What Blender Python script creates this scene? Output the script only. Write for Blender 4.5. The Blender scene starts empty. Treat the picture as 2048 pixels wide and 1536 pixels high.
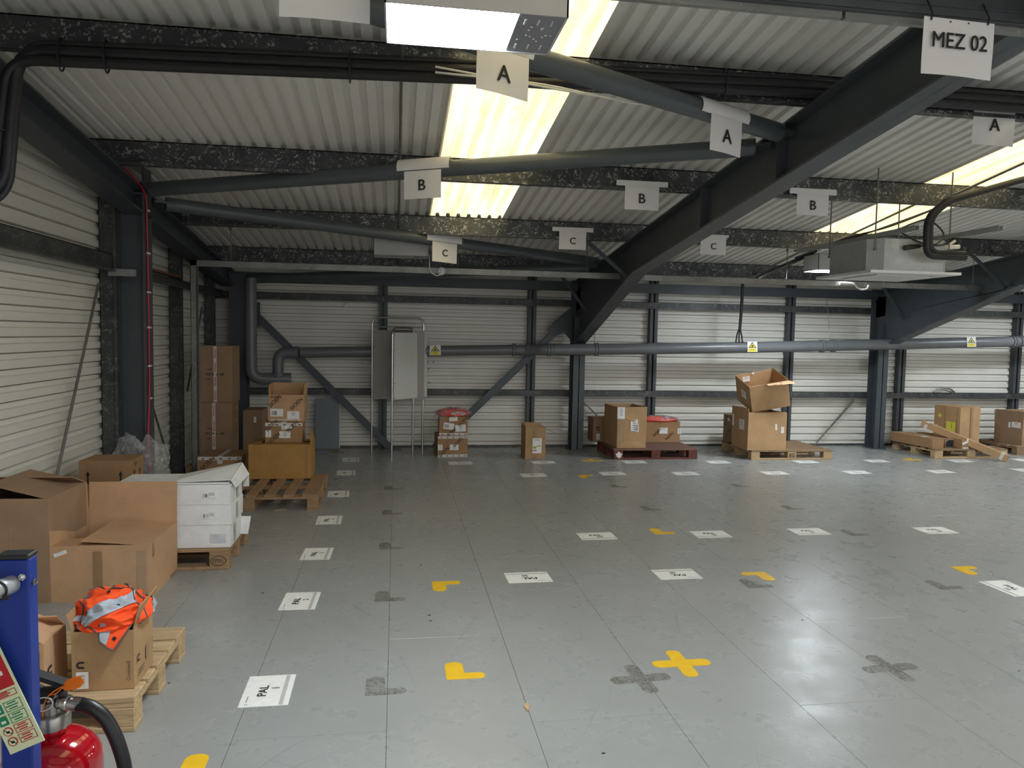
import bpy, bmesh, math, random
from mathutils import Vector, Matrix, noise
random.seed(7)
C = bpy.context.scene.collection
S = bpy.context.scene
R = math.radians
PI = math.pi

# ------------------------------------------------------------------ camera, world, exposure
cam = bpy.data.objects.new('camera', bpy.data.cameras.new('camera'))
C.objects.link(cam)
cr = Vector((0.9881411, -0.1524556, 0.0182870)); cu = Vector((-0.0081557, 0.0668167, 0.9977319)); cf = Vector((0.1533317, 0.9860491, -0.0647810))
cm = Matrix((cr, cu, -cf)).transposed().to_4x4(); cm.translation = (0, 0, 1.62)
cam.matrix_world = cm
cam.data.sensor_fit = 'HORIZONTAL'; cam.data.sensor_width = 36.0; cam.data.lens = 1500.0 / 2048 * 36.0
cam.data.clip_start = 0.05; cam.data.clip_end = 200
S.camera = cam
S.view_settings.view_transform = 'Standard'; S.view_settings.look = 'None'
S.view_settings.gamma = 1.0; S.view_settings.use_curve_mapping = False
S.view_settings.exposure = 2.3
wd = bpy.data.worlds.new('world'); S.world = wd; wd.use_nodes = True
wd.node_tree.nodes['Background'].inputs[0].default_value = (1.0, 0.99, 0.98, 1)
wd.node_tree.nodes['Background'].inputs[1].default_value = 0.24
S.cycles.use_denoising = True
S.cycles.max_bounces = 8; S.cycles.diffuse_bounces = 5; S.cycles.glossy_bounces = 3
S.cycles.sample_clamp_indirect = 4.0
LAMP = 28.0          # emission of a lit panel
SKYL = 0.31          # daylight through the rooflights

# ------------------------------------------------------------------ materials
MATS = {}
def nodes_of(m):
    m.use_nodes = True
    nt = m.node_tree; return nt, nt.nodes['Principled BSDF']
def mix_rgb(nt, fac, a, b):
    n = nt.nodes.new('ShaderNodeMix'); n.data_type = 'RGBA'
    for sock, v in ((n.inputs[0], fac), (n.inputs[6], a), (n.inputs[7], b)):
        if isinstance(v, bpy.types.NodeSocket): nt.links.new(v, sock)
        elif isinstance(v, (tuple, list)): sock.default_value = (*v[:3], 1)
        else: sock.default_value = v
    return n.outputs[2]
def ramp(nt, val, p0, p1, c0=0.0, c1=1.0):
    n = nt.nodes.new('ShaderNodeMapRange'); n.clamp = True
    nt.links.new(val, n.inputs[0])
    for i, v in enumerate((p0, p1, c0, c1)): n.inputs[i + 1].default_value = v
    return n.outputs[0]
def math_n(nt, op, a, b=0.0):
    n = nt.nodes.new('ShaderNodeMath'); n.operation = op
    for i, v in enumerate((a, b)):
        if isinstance(v, bpy.types.NodeSocket): nt.links.new(v, n.inputs[i])
        else: n.inputs[i].default_value = v
    return n.outputs[0]
def coord(nt, scale=(1, 1, 1), world=False, rot=(0, 0, 0)):
    if world: src = nt.nodes.new('ShaderNodeNewGeometry').outputs['Position']
    else: src = nt.nodes.new('ShaderNodeTexCoord').outputs['Object']
    mp = nt.nodes.new('ShaderNodeMapping'); mp.inputs['Scale'].default_value = scale; mp.inputs['Rotation'].default_value = rot
    nt.links.new(src, mp.inputs[0]); return mp.outputs[0]
def noise_t(nt, vec, scale, detail=3, rough=0.55, dist=0.0):
    n = nt.nodes.new('ShaderNodeTexNoise'); nt.links.new(vec, n.inputs['Vector'])
    n.inputs['Scale'].default_value = scale; n.inputs['Detail'].default_value = detail
    n.inputs['Roughness'].default_value = rough; n.inputs['Distortion'].default_value = dist
    return n.outputs[0]
def bump(nt, b, height, strength=0.2, dist=0.01):
    n = nt.nodes.new('ShaderNodeBump'); n.inputs['Strength'].default_value = strength; n.inputs['Distance'].default_value = dist
    nt.links.new(height, n.inputs['Height']); nt.links.new(n.outputs[0], b.inputs['Normal'])
def mat(name, col, rough=0.6, metal=0.0, var=0.12, scale=12.0, bumps=0.0, spec=0.5, world=False, stretch=(1, 1, 1), coat=0.0):
    if name in MATS: return MATS[name]
    m = bpy.data.materials.new(name); nt, b = nodes_of(m)
    v = coord(nt, stretch, world)
    n = noise_t(nt, v, scale, 4)
    f = ramp(nt, n, 0.3, 0.7)
    nt.links.new(mix_rgb(nt, f, tuple(c * (1 - var) for c in col), tuple(min(1, c * (1 + var)) for c in col)), b.inputs['Base Color'])
    b.inputs['Roughness'].default_value = rough; b.inputs['Metallic'].default_value = metal
    b.inputs['Specular IOR Level'].default_value = spec
    b.inputs['Coat Weight'].default_value = coat
    if bumps: bump(nt, b, n, bumps)
    MATS[name] = m; return m

def floor_material():
    m = bpy.data.materials.new('grey_floor_paint'); nt, b = nodes_of(m)
    w = coord(nt, (1, 1, 1), True)
    big = noise_t(nt, w, 0.7, 4, 0.6); mid = noise_t(nt, w, 4.0, 5, 0.65)
    fine = noise_t(nt, coord(nt, (5, 85, 1), True), 2.2, 4, 0.65)
    col = mix_rgb(nt, ramp(nt, big, 0.3, 0.7), (0.318, 0.322, 0.314), (0.372, 0.376, 0.366))
    col = mix_rgb(nt, ramp(nt, mid, 0.42, 0.85, 0, 0.40), col, (0.29, 0.285, 0.255))
    col = mix_rgb(nt, ramp(nt, fine, 0.40, 0.85, 0, 0.34), col, (0.25, 0.245, 0.225))
    def scuff(sc, dist, width, seed, stretch=(1, 1, 1)):
        mp = coord(nt, stretch, True, (0, 0, seed))
        n = noise_t(nt, mp, sc, 1.5, 0.4, dist)
        d = math_n(nt, 'ABSOLUTE', math_n(nt, 'SUBTRACT', n, 0.5))
        line = ramp(nt, d, 0.0, width, 1.0, 0.0)
        msk = ramp(nt, noise_t(nt, coord(nt, (1, 1, 1), True, (0, 0, seed * 2 + 1)), 2.3, 3), 0.5, 0.68)
        return math_n(nt, 'MULTIPLY', line, msk)
    def scratch(sc, width, seed, st, warp):
        mp = coord(nt, st, True, (0, 0, seed)); nz = nt.nodes.new('ShaderNodeTexNoise'); nt.links.new(mp, nz.inputs['Vector']); nz.inputs['Scale'].default_value = .9; nz.inputs['Detail'].default_value = 1
        va = nt.nodes.new('ShaderNodeVectorMath'); va.operation = 'MULTIPLY_ADD'; nt.links.new(nz.outputs[1], va.inputs[0]); va.inputs[1].default_value = (warp, warp, 0); nt.links.new(mp, va.inputs[2])
        vo = nt.nodes.new('ShaderNodeTexVoronoi'); vo.feature = 'DISTANCE_TO_EDGE'; vo.voronoi_dimensions = '2D'; nt.links.new(va.outputs[0], vo.inputs['Vector']); vo.inputs['Scale'].default_value = sc
        msk = ramp(nt, noise_t(nt, coord(nt, (1, 1, 1), True, (0, 0, seed * 3 + 2)), 1.9, 4, .65), 0.48, 0.66)
        return math_n(nt, 'MULTIPLY', ramp(nt, vo.outputs['Distance'], 0.0, width, 1.0, 0.0), msk)
    for sc, wi, sd, st, wp, c, k in ((.8, .0028, .3, (1, .55, 1), .9, (0.12, 0.12, 0.115), .85), (1.5, .004, 1.1, (.5, 1, 1), .7, (0.13, 0.13, 0.12), .7), (2.2, .005, 2.0, (1, .5, 1), .5, (0.14, 0.135, 0.125), .65),
                              (3.0, .007, 2.7, (1, 1, 1), .6, (0.15, 0.15, 0.14), .6), (4.5, .009, .9, (.4, 1, 1), .4, (0.17, 0.165, 0.15), .5), (2.7, .005, 3.6, (1, .6, 1), .5, (0.56, 0.56, 0.55), .45)):
        col = mix_rgb(nt, math_n(nt, 'MULTIPLY', scratch(sc, wi, sd, st, wp), k), col, c)
    nt.links.new(col, b.inputs['Base Color'])
    nt.links.new(ramp(nt, mid, 0.3, 0.75, 0.22, 0.40), b.inputs['Roughness'])
    b.inputs['Specular IOR Level'].default_value = 0.5
    h = math_n(nt, 'ADD', fine, math_n(nt, 'MULTIPLY', noise_t(nt, w, 9.0, 3), 2.0))
    bump(nt, b, h, 0.07, 0.01)
    return m
def galv_material(name, c0, c1, c2, rough=0.5, metal=0.55, sc=26):
    m = bpy.data.materials.new(name); nt, b = nodes_of(m)
    v = coord(nt, (1, 1, 1), True)
    vo = nt.nodes.new('ShaderNodeTexVoronoi'); nt.links.new(v, vo.inputs['Vector']); vo.inputs['Scale'].default_value = sc
    sep = nt.nodes.new('ShaderNodeSeparateColor'); nt.links.new(vo.outputs['Color'], sep.inputs[0])
    col = mix_rgb(nt, ramp(nt, noise_t(nt, v, 3.0, 4), 0.35, 0.65), c0, c1)
    fl = math_n(nt, 'MULTIPLY', ramp(nt, sep.outputs[0], 0.62, 0.85), ramp(nt, noise_t(nt, coord(nt, (1, 1, 1), True), 13.0, 4, 0.7), 0.46, 0.60, 0, .9))
    col = mix_rgb(nt, fl, col, c2)
    nt.links.new(col, b.inputs['Base Color']); b.inputs['Metallic'].default_value = metal; b.inputs['Roughness'].default_value = rough
    return m
def sheet_material(name, c0, c1, rough=0.5, st_sc=(7, .5, .5)):
    m = bpy.data.materials.new(name); nt, b = nodes_of(m)
    v = coord(nt, (1, 1, 1), True)
    st = noise_t(nt, coord(nt, st_sc, True), 1.5, 4, 0.6)
    col = mix_rgb(nt, ramp(nt, noise_t(nt, v, 1.3, 4), 0.3, 0.7), c0, c1)
    col = mix_rgb(nt, ramp(nt, st, 0.5, 0.8, 0, 0.14), col, tuple(c * 0.62 for c in c0))
    nt.links.new(col, b.inputs['Base Color']); b.inputs['Roughness'].default_value = rough
    return m
def rooflight_material():
    m = bpy.data.materials.new('translucent_rooflight'); nt, b = nodes_of(m)
    v = coord(nt, (9, 0.6, 1), True)
    n1 = noise_t(nt, v, 1.2, 4, 0.6); n2 = noise_t(nt, coord(nt, (1, 1, 1), True), 3.0, 5, 0.7)
    col = mix_rgb(nt, ramp(nt, n1, 0.40, 0.72), (1.0, 0.88, 0.56), (0.62, 0.49, 0.24))
    col = mix_rgb(nt, ramp(nt, n2, 0.5, 0.75, 0, 0.7), col, (0.52, 0.42, 0.20))
    b.inputs['Base Color'].default_value = (0.75, 0.68, 0.45, 1)
    nt.links.new(col, b.inputs['Emission Color']); b.inputs['Emission Strength'].default_value = SKYL
    b.inputs['Roughness'].default_value = 0.5
    return m
def emit_material(name, col, strength):
    m = bpy.data.materials.new(name); nt, b = nodes_of(m)
    b.inputs['Base Color'].default_value = (0.8, 0.8, 0.8, 1)
    v = coord(nt); n = noise_t(nt, v, 3.0, 1)
    nt.links.new(mix_rgb(nt, n, col, tuple(c * .97 for c in col)), b.inputs['Emission Color']); b.inputs['Emission Strength'].default_value = strength
    return m
def film_material():
    m = bpy.data.materials.new('clear_polythene'); nt, b = nodes_of(m)
    b.inputs['Base Color'].default_value = (0.75, 0.75, 0.75, 1); b.inputs['Roughness'].default_value = 0.12; b.inputs['Specular IOR Level'].default_value = 0.9
    n = noise_t(nt, coord(nt), 22, 4, 0.7)
    bump(nt, b, n, 0.9, 0.03)
    tr = nt.nodes.new('ShaderNodeBsdfTransparent'); mx = nt.nodes.new('ShaderNodeMixShader')
    nt.links.new(ramp(nt, n, 0.45, 0.75, 0.12, 0.55), mx.inputs[0]); nt.links.new(tr.outputs[0], mx.inputs[1]); nt.links.new(b.outputs[0], mx.inputs[2])
    nt.links.new(mx.outputs[0], nt.nodes['Material Output'].inputs[0])
    return m
def residue_material():
    m = bpy.data.materials.new('adhesive_residue'); nt, b = nodes_of(m)
    b.inputs['Base Color'].default_value = (0.17, 0.152, 0.125, 1); b.inputs['Roughness'].default_value = 0.75
    n = noise_t(nt, coord(nt, (1, 1, 1), True), 55, 5, 0.75)
    n2 = noise_t(nt, coord(nt, (1, 1, 1), True), 7, 3, 0.6)
    tr = nt.nodes.new('ShaderNodeBsdfTransparent'); mx = nt.nodes.new('ShaderNodeMixShader')
    nt.links.new(math_n(nt, 'MULTIPLY', ramp(nt, n, 0.40, 0.62, 0.15, 0.85), ramp(nt, n2, 0.3, 0.6, 0.35, 1.0)), mx.inputs[0])
    nt.links.new(tr.outputs[0], mx.inputs[1]); nt.links.new(b.outputs[0], mx.inputs[2])
    nt.links.new(mx.outputs[0], nt.nodes['Material Output'].inputs[0])
    return m
def card(name, col):
    if name in MATS: return MATS[name]
    m = bpy.data.materials.new(name); nt, b = nodes_of(m)
    v = coord(nt)
    flute = nt.nodes.new('ShaderNodeTexWave'); nt.links.new(coord(nt, (1, 1, .05)), flute.inputs[0]); flute.inputs['Scale'].default_value = 55; flute.inputs['Distortion'].default_value = 0.6
    n = noise_t(nt, v, 5, 5, 0.6); n2 = noise_t(nt, v, 60, 3)
    c = mix_rgb(nt, ramp(nt, n, 0.3, 0.7), tuple(x * .88 for x in col), tuple(x * 1.1 for x in col))
    c = mix_rgb(nt, ramp(nt, n2, 0.4, 0.7, 0, 0.15), c, tuple(x * .7 for x in col))
    c = mix_rgb(nt, ramp(nt, flute.outputs[1], 0.4, 1, 0, 0.07), c, tuple(x * .6 for x in col))
    nt.links.new(c, b.inputs['Base Color']); b.inputs['Roughness'].default_value = 0.78; b.inputs['Specular IOR Level'].default_value = 0.25
    bump(nt, b, n, 0.25, 0.012)
    MATS[name] = m; return m
def wood(name, col, dark):
    if name in MATS: return MATS[name]
    m = bpy.data.materials.new(name); nt, b = nodes_of(m)
    oi = nt.nodes.new('ShaderNodeObjectInfo')
    v = coord(nt, (3, 26, 26)); n = noise_t(nt, v, 2.5, 4, 0.6, 0.6); st = noise_t(nt, coord(nt, (1, 1, 1), True), 14, 4, 0.7)
    c = mix_rgb(nt, ramp(nt, n, 0.35, 0.7), col, tuple(x * .68 for x in col))
    c = mix_rgb(nt, ramp(nt, st, 0.55, 0.75, 0, 0.6), c, dark)
    c = mix_rgb(nt, ramp(nt, oi.outputs['Random'], 0, 1, 0.0, 0.4), c, tuple(x * .62 for x in col))
    nt.links.new(c, b.inputs['Base Color']); b.inputs['Roughness'].default_value = 0.8; b.inputs['Specular IOR Level'].default_value = 0.2
    bump(nt, b, n, 0.3, 0.01)
    MATS[name] = m; return m

FLOOR = floor_material()
PURL = galv_material('spangled_galvanised_steel', (0.055, 0.06, 0.066), (0.105, 0.11, 0.11), (0.46, 0.46, 0.42), 0.45, 0.5, 75)
GALV = galv_material('bright_galvanised_steel', (0.21, 0.215, 0.20), (0.30, 0.305, 0.285), (0.38, 0.34, 0.32), 0.45, 0.45, 60)
GIRT = galv_material('weathered_galvanised_rail', (0.055, 0.057, 0.06), (0.095, 0.097, 0.095), (0.22, 0.22, 0.21), 0.5, 0.45, 80)
CLAD = sheet_material('white_wall_cladding', (0.74, 0.715, 0.645), (0.79, 0.765, 0.69), 0.45, (2.5, 2.5, .4))
ROOF = sheet_material('white_roof_liner', (0.77, 0.75, 0.705), (0.83, 0.81, 0.765), 0.55)
ROOFL = rooflight_material()
STEEL = mat('slate_grey_steel_paint', (0.060, 0.072, 0.082), 0.42, 0, 0.10, 6, 0, 0.5, True)
TUBEP = mat('grey_brace_paint', (0.085, 0.10, 0.108), 0.38, 0, 0.08, 6, 0, 0.5, True)
STUDP = mat('dark_stud_paint', (0.060, 0.066, 0.072), 0.45, 0, 0.12, 8, 0, 0.5, True)
DARK = mat('dark_void', (0.012, 0.012, 0.013), 0.9)
PIPE = mat('grey_drain_plastic', (0.165, 0.17, 0.178), 0.34, 0, 0.07, 8, 0, 0.5, True)
BLACK = mat('black_rubber', (0.012, 0.012, 0.013), 0.42, 0, 0.2, 20)
INK = mat('black_ink', (0.012, 0.012, 0.014), 0.6)
BRINK = mat('brown_black_ink', (0.05, 0.035, 0.025), 0.7)
REDINK = mat('red_ink', (0.50, 0.03, 0.03), 0.55)
PAPER = mat('white_paper', (0.80, 0.78, 0.76), 0.45, 0, 0.03, 8)
LAMI = mat('laminated_paper', (0.78, 0.76, 0.75), 0.16, 0, 0.03, 6, 0, 0.6)
FLAB = mat('scuffed_white_vinyl', (0.88, 0.87, 0.83), 0.42, 0, 0.05, 30, 0, 0.4, True)
GREYINK = mat('pale_grey_print', (0.52, 0.51, 0.48), 0.5)
YEL = mat('yellow_floor_vinyl', (0.86, 0.52, 0.02), 0.42, 0, 0.06, 18, 0, 0.4, True)
RESID = residue_material()
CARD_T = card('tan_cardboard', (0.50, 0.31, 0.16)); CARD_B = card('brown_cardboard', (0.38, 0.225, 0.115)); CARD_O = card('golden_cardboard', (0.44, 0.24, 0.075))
CARD_K = card('kraft_cardboard', (0.45, 0.28, 0.14)); CARD_D = card('dull_brown_cardboard', (0.34, 0.22, 0.135)); CARD_W = card('white_cardboard', (0.80, 0.79, 0.77)); CARD_P = card('peach_cardboard', (0.56, 0.34, 0.19))
TAPE = mat('brown_parcel_tape', (0.33, 0.20, 0.10), 0.28, 0, 0.08, 10); WTAPE = mat('white_printed_tape', (0.66, 0.63, 0.60), 0.35, 0, 0.06, 10)
LAB = mat('white_sticker', (0.82, 0.80, 0.77), 0.5, 0, 0.03, 10); YLAB = mat('yellow_sticker', (0.75, 0.72, 0.08), 0.5, 0, 0.04, 10)
WOODN = wood('new_pine', (0.62, 0.44, 0.25), (0.30, 0.19, 0.10)); WOODO = wood('old_pine', (0.44, 0.28, 0.155), (0.15, 0.09, 0.05))
WOODR = wood('red_painted_wood', (0.22, 0.075, 0.06), (0.10, 0.05, 0.045)); WOODRT = wood('worn_red_deck', (0.26, 0.15, 0.11), (0.12, 0.07, 0.055))
WOODG = wood('grey_brown_pine', (0.34, 0.225, 0.135), (0.14, 0.09, 0.06))
HIVIS = mat('orange_hivis_cloth', (1.0, 0.085, 0.008), 0.75, 0, 0.08, 25, 0.2); HIVISR = mat('coral_hivis_cloth', (0.95, 0.07, 0.035), 0.6, 0, 0.1, 30, 0.2)
REFL = mat('silver_reflective_tape', (0.42, 0.46, 0.52), 0.5, 0.1, 0.08, 30); PIPING = mat('grey_piping', (0.10, 0.085, 0.085), 0.6)
FILM = film_material()
BLUE = mat('blue_powder_coat', (0.008, 0.034, 0.27), 0.35, 0, 0.1, 8, 0, 0.5); BCAP = mat('black_plastic_cap', (0.02, 0.022, 0.024), 0.4)
RED = mat('red_gloss_enamel', (0.42, 0.004, 0.012), 0.10, 0, 0.06, 5, 0, 0.6, False, (1, 1, 1), 0.5); CHROME = mat('polished_steel', (0.62, 0.62, 0.61), 0.22, 1.0, 0.06, 9)
NICKEL = mat('dull_nickel', (0.40, 0.38, 0.35), 0.32, 0.9, 0.1, 12); ORTAG = mat('orange_seal_plastic', (0.95, 0.20, 0.01), 0.4)
SIGNP = mat('photoluminescent_plastic', (0.72, 0.78, 0.50), 0.4, 0, 0.03); SRED = mat('sign_red', (0.50, 0.012, 0.02), 0.4); SGRN = mat('sign_green', (0.01, 0.22, 0.10), 0.4)
WBOARD = mat('whiteboard_face', (0.68, 0.67, 0.62), 0.35, 0, 0.05, 2.5); WBACK = mat('whiteboard_back', (0.37, 0.345, 0.31), 0.5, 0, 0.05, 3)
GPANEL = mat('blue_grey_panel', (0.19, 0.215, 0.235), 0.5, 0, 0.06, 3)
WPLAS = mat('white_plastic', (0.74, 0.73, 0.70), 0.4, 0, 0.03); LBODY = mat('lamp_grey_white', (0.46, 0.46, 0.45), 0.45, 0, 0.03); GEAR = mat('lamp_gear_plate', (0.30, 0.31, 0.33), 0.45, 0.2, 0.04)
ACM = galv_material('galvanised_unit_casing', (0.40, 0.41, 0.40), (0.50, 0.51, 0.49), (0.55, 0.55, 0.53), 0.5, 0.35, 12)
LIT = emit_material('lit_lamp_diffuser', (0.82, 0.92, 1.0), LAMP); UNLIT = mat('unlit_lamp_diffuser', (0.5, 0.5, 0.48), 0.4, 0, 0.03)
INSUL = mat('black_pipe_insulation', (0.014, 0.014, 0.016), 0.5, 0, 0.25, 18, 0.2); RCABLE = mat('red_cable', (0.45, 0.01, 0.03), 0.4); WCABLE = mat('white_cable', (0.72, 0.71, 0.66), 0.4)
YSTK = mat('yellow_warning_print', (0.80, 0.62, 0.01), 0.4, 0, 0.04); RUST = mat('rusty_flat_bar', (0.17, 0.06, 0.035), 0.8, 0, 0.3, 20)
ROD = mat('dull_steel_rod', (0.20, 0.19, 0.175), 0.45, 0.6, 0.15, 20); GRNINK = mat('green_print', (0.33, 0.48, 0.05), 0.5)

# ------------------------------------------------------------------ mesh building
class MB:
    def __init__(s, M=None): s.v = []; s.f = []; s.M = M; s.sm = False
    def add(s, vs, fs, M=None):
        o = len(s.v)
        for p in vs:
            p = Vector(p)
            if M is not None: p = M @ p
            if s.M is not None: p = s.M @ p
            s.v.append(p)
        s.f += [tuple(i + o for i in f) for f in fs]; return s
    def box(s, x0, x1, y0, y1, z0, z1, M=None):
        return s.add([(x, y, z) for z in (z0, z1) for y in (y0, y1) for x in (x0, x1)],
                     [(0, 2, 3, 1), (4, 5, 7, 6), (0, 1, 5, 4), (2, 6, 7, 3), (0, 4, 6, 2), (1, 3, 7, 5)], M)
    def bbox(s, x0, x1, y0, y1, z0, z1, b=0.004, M=None):       # box with chamfered edges
        bm = bmesh.new(); bmesh.ops.create_cube(bm, size=1)
        for v in bm.verts: v.co = Vector(((x0 + x1) / 2 + v.co.x * (x1 - x0), (y0 + y1) / 2 + v.co.y * (y1 - y0), (z0 + z1) / 2 + v.co.z * (z1 - z0)))
        bmesh.ops.bevel(bm, geom=bm.edges[:], offset=b, segments=1, affect='EDGES')
        bm.verts.index_update(); s.add([v.co.copy() for v in bm.verts], [[v.index for v in f.verts] for f in bm.faces], M); bm.free(); return s
    def prism(s, poly, h0, h1, M=None):                          # polygon in xy, extruded in z
        n = len(poly)
        vs = [(x, y, h0) for x, y in poly] + [(x, y, h1) for x, y in poly]
        return s.add(vs, [tuple(range(n - 1, -1, -1)), tuple(range(n, 2 * n))] + [(i, (i + 1) % n, n + (i + 1) % n, n + i) for i in range(n)], M)
    def hexa(s, lo, hi):                                        # two quads joined
        return s.add(list(lo) + list(hi), [(3, 2, 1, 0), (4, 5, 6, 7)] + [(i, (i + 1) % 4, 4 + (i + 1) % 4, 4 + i) for i in range(4)])
    def tube(s, pts, r, n=10, cap=True, M=None):
        pts = [Vector(p) for p in pts]; s.sm = True
        rs = r if isinstance(r, (list, tuple)) else [r] * len(pts)
        t0 = (pts[1] - pts[0]).normalized(); up = Vector((0, 0, 1)) if abs(t0.z) < .9 else Vector((1, 0, 0))
        a = t0.cross(up).normalized(); vs = []
        for i, p in enumerate(pts):
            t = ((pts[min(i + 1, len(pts) - 1)] - pts[max(i - 1, 0)])).normalized()
            a = (a - t * a.dot(t)).normalized(); b = t.cross(a)
            vs += [p + (a * math.cos(2 * PI * k / n) + b * math.sin(2 * PI * k / n)) * rs[i] for k in range(n)]
        fs = [(i * n + k, i * n + (k + 1) % n, (i + 1) * n + (k + 1) % n, (i + 1) * n + k) for i in range(len(pts) - 1) for k in range(n)]
        if cap: fs += [tuple(range(n - 1, -1, -1)), tuple((len(pts) - 1) * n + k for k in range(n))]
        return s.add(vs, fs, M)
    def lathe(s, prof, c, axis=(0, 0, 1), n=28):
        s.sm = True
        ax = Vector(axis).normalized(); a = ax.orthogonal().normalized(); b = ax.cross(a); c = Vector(c); vs = []
        for r, h in prof: vs += [c + ax * h + (a * math.cos(2 * PI * k / n) + b * math.sin(2 * PI * k / n)) * max(r, 1e-4) for k in range(n)]
        return s.add(vs, [(i * n + k, i * n + (k + 1) % n, (i + 1) * n + (k + 1) % n, (i + 1) * n + k) for i in range(len(prof) - 1) for k in range(n)])
    def grid(s, pts):                                            # pts[i][j]
        h, w = len(pts), len(pts[0]); s.sm = True
        return s.add([p for row in pts for p in row], [(i * w + j, i * w + j + 1, (i + 1) * w + j + 1, (i + 1) * w + j) for i in range(h - 1) for j in range(w - 1)])
    def build(s, name, m, parent=None, fix=True, **props):
        off = Vector((0, 0, 0)); p = parent
        while p is not None: off += p.location; p = p.parent
        me = bpy.data.meshes.new(name); me.from_pydata([v - off for v in s.v], [], s.f)
        if fix:
            bm = bmesh.new(); bm.from_mesh(me); bmesh.ops.recalc_face_normals(bm, faces=bm.faces[:]); bm.to_mesh(me); bm.free()
        me.materials.append(m)
        if s.sm:
            me.polygons.foreach_set('use_smooth', [True] * len(me.polygons))
            try: me.set_sharp_from_angle(angle=R(40))
            except Exception: pass
        o = bpy.data.objects.new(name, me); C.objects.link(o); o.parent = parent
        for k, v in props.items(): o[k] = v
        return o
def thing(name, label, cat, loc, group=None):
    o = bpy.data.objects.new(name, None); C.objects.link(o); o.location = loc; o.empty_display_size = .1
    o['label'] = label; o['category'] = cat
    if group: o['group'] = group
    return o
def struct(name, loc=(0, 0, 0)):
    o = bpy.data.objects.new(name, None); C.objects.link(o); o.location = loc; o['kind'] = 'structure'; return o
def box_part(name, m, parent, *a, b=0.0, **k):
    mb = MB()
    (mb.bbox(*a, b=b) if b else mb.box(*a)); return mb.build(name, m, parent, **k)
CACHE = {}
def cbox(name, m, parent, x0, x1, y0, y1, z0, z1, M=None, b=0.0):   # box part sharing mesh data; optional local rotation M about the parent
    dx, dy, dz = round(x1 - x0, 4), round(y1 - y0, 4), round(z1 - z0, 4); key = (name, m.name, dx, dy, dz, b)
    if key not in CACHE:
        mb = MB(); (mb.bbox(-dx / 2, dx / 2, -dy / 2, dy / 2, -dz / 2, dz / 2, b=b) if b else mb.box(-dx / 2, dx / 2, -dy / 2, dy / 2, -dz / 2, dz / 2))
        o = mb.build(name, m); CACHE[key] = o.data
    else:
        o = bpy.data.objects.new(name, CACHE[key]); C.objects.link(o)
    o.parent = parent; c = Vector(((x0 + x1) / 2, (y0 + y1) / 2, (z0 + z1) / 2))
    if M is not None: o.matrix_local = M @ Matrix.Translation(c)
    else: o.location = c
    return o
FONTC = {}
def text(parent, s, origin, xd, yd, h, m, name='lettering', bold=0.0, width=None, gap=0.0012):
    """flat lettering; origin is its centre, h the capital height, xd / yd its reading axes in the world"""
    key = (s, bold)
    if key not in FONTC:
        cu_ = bpy.data.curves.new('t', 'FONT'); cu_.body = s; cu_.size = 1.0;  cu_.align_x = 'CENTER'; cu_.resolution_u = 3
        o = bpy.data.objects.new('t', cu_); C.objects.link(o)
        dg = bpy.context.evaluated_depsgraph_get(); me = o.evaluated_get(dg).to_mesh()
        vs = [v.co.copy() for v in me.vertices]; fs = [tuple(p.vertices) for p in me.polygons]
        o.evaluated_get(dg).to_mesh_clear(); bpy.data.objects.remove(o); bpy.data.curves.remove(cu_)
        y0 = min(v.y for v in vs); y1 = max(v.y for v in vs); x0 = min(v.x for v in vs); x1 = max(v.x for v in vs)
        FONTC[key] = ([Vector((v.x - (x0 + x1) / 2, v.y - (y0 + y1) / 2, 0)) for v in vs], fs, x1 - x0, y1 - y0)
    vs, fs, w, hh = FONTC[key]
    xd = Vector(xd).normalized(); yd = Vector(yd).normalized(); n = xd.cross(yd).normalized(); origin = Vector(origin)
    k = h / hh; kx = (width / w) if width else k
    mb = MB(); e = bold * h
    for i, (ex, ey) in enumerate(((0, 0), (-1, 0), (1, 0), (0, -1), (0, 1)) if bold and h > .02 else ((0, 0),)):
        mb.add([origin + xd * (v.x * kx + ex * e * 1.6) + yd * (v.y * k + ey * e * .8) + n * (gap + i * .00006) for v in vs], fs)
    return mb.build(name, m, parent, fix=False)
def rect(parent, name, c, xd, yd, w, h, m, gap=0.001, th=0.0006, **k):   # thin printed patch
    xd = Vector(xd).normalized(); yd = Vector(yd).normalized(); n = xd.cross(yd).normalized(); c = Vector(c)
    q = [c + xd * a * w / 2 + yd * b * h / 2 for a, b in ((-1, -1), (1, -1), (1, 1), (-1, 1))]
    mb = MB(); mb.hexa([p + n * (gap - th) for p in q], [p + n * gap for p in q]); return mb.build(name, m, parent, **k)
def smooth_path(pts, n=6):
    pts = [Vector(p) for p in pts]; out = []
    for i in range(len(pts) - 1):
        p0, p1, p2, p3 = pts[max(i - 1, 0)], pts[i], pts[i + 1], pts[min(i + 2, len(pts) - 1)]
        for k in range(n):
            t = k / n; out.append(0.5 * ((2 * p1) + (p2 - p0) * t + (2 * p0 - 5 * p1 + 4 * p2 - p3) * t * t + (3 * p1 - p0 - 3 * p2 + p3) * t ** 3))
    out.append(pts[-1]); return out
def bend_path(pts, r=0.06, n=6):                                # straight runs with rounded corners
    pts = [Vector(p) for p in pts]; out = [pts[0]]
    for i in range(1, len(pts) - 1):
        a = (pts[i - 1] - pts[i]); b = (pts[i + 1] - pts[i]); d = min(r, a.length * .49, b.length * .49)
        p0 = pts[i] + a.normalized() * d; p2 = pts[i] + b.normalized() * d
        for k in range(n + 1):
            t = k / n; out.append(p0 * (1 - t) ** 2 + pts[i] * 2 * t * (1 - t) + p2 * t * t)
    out.append(pts[-1]); return out
exec_parts = []

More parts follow.
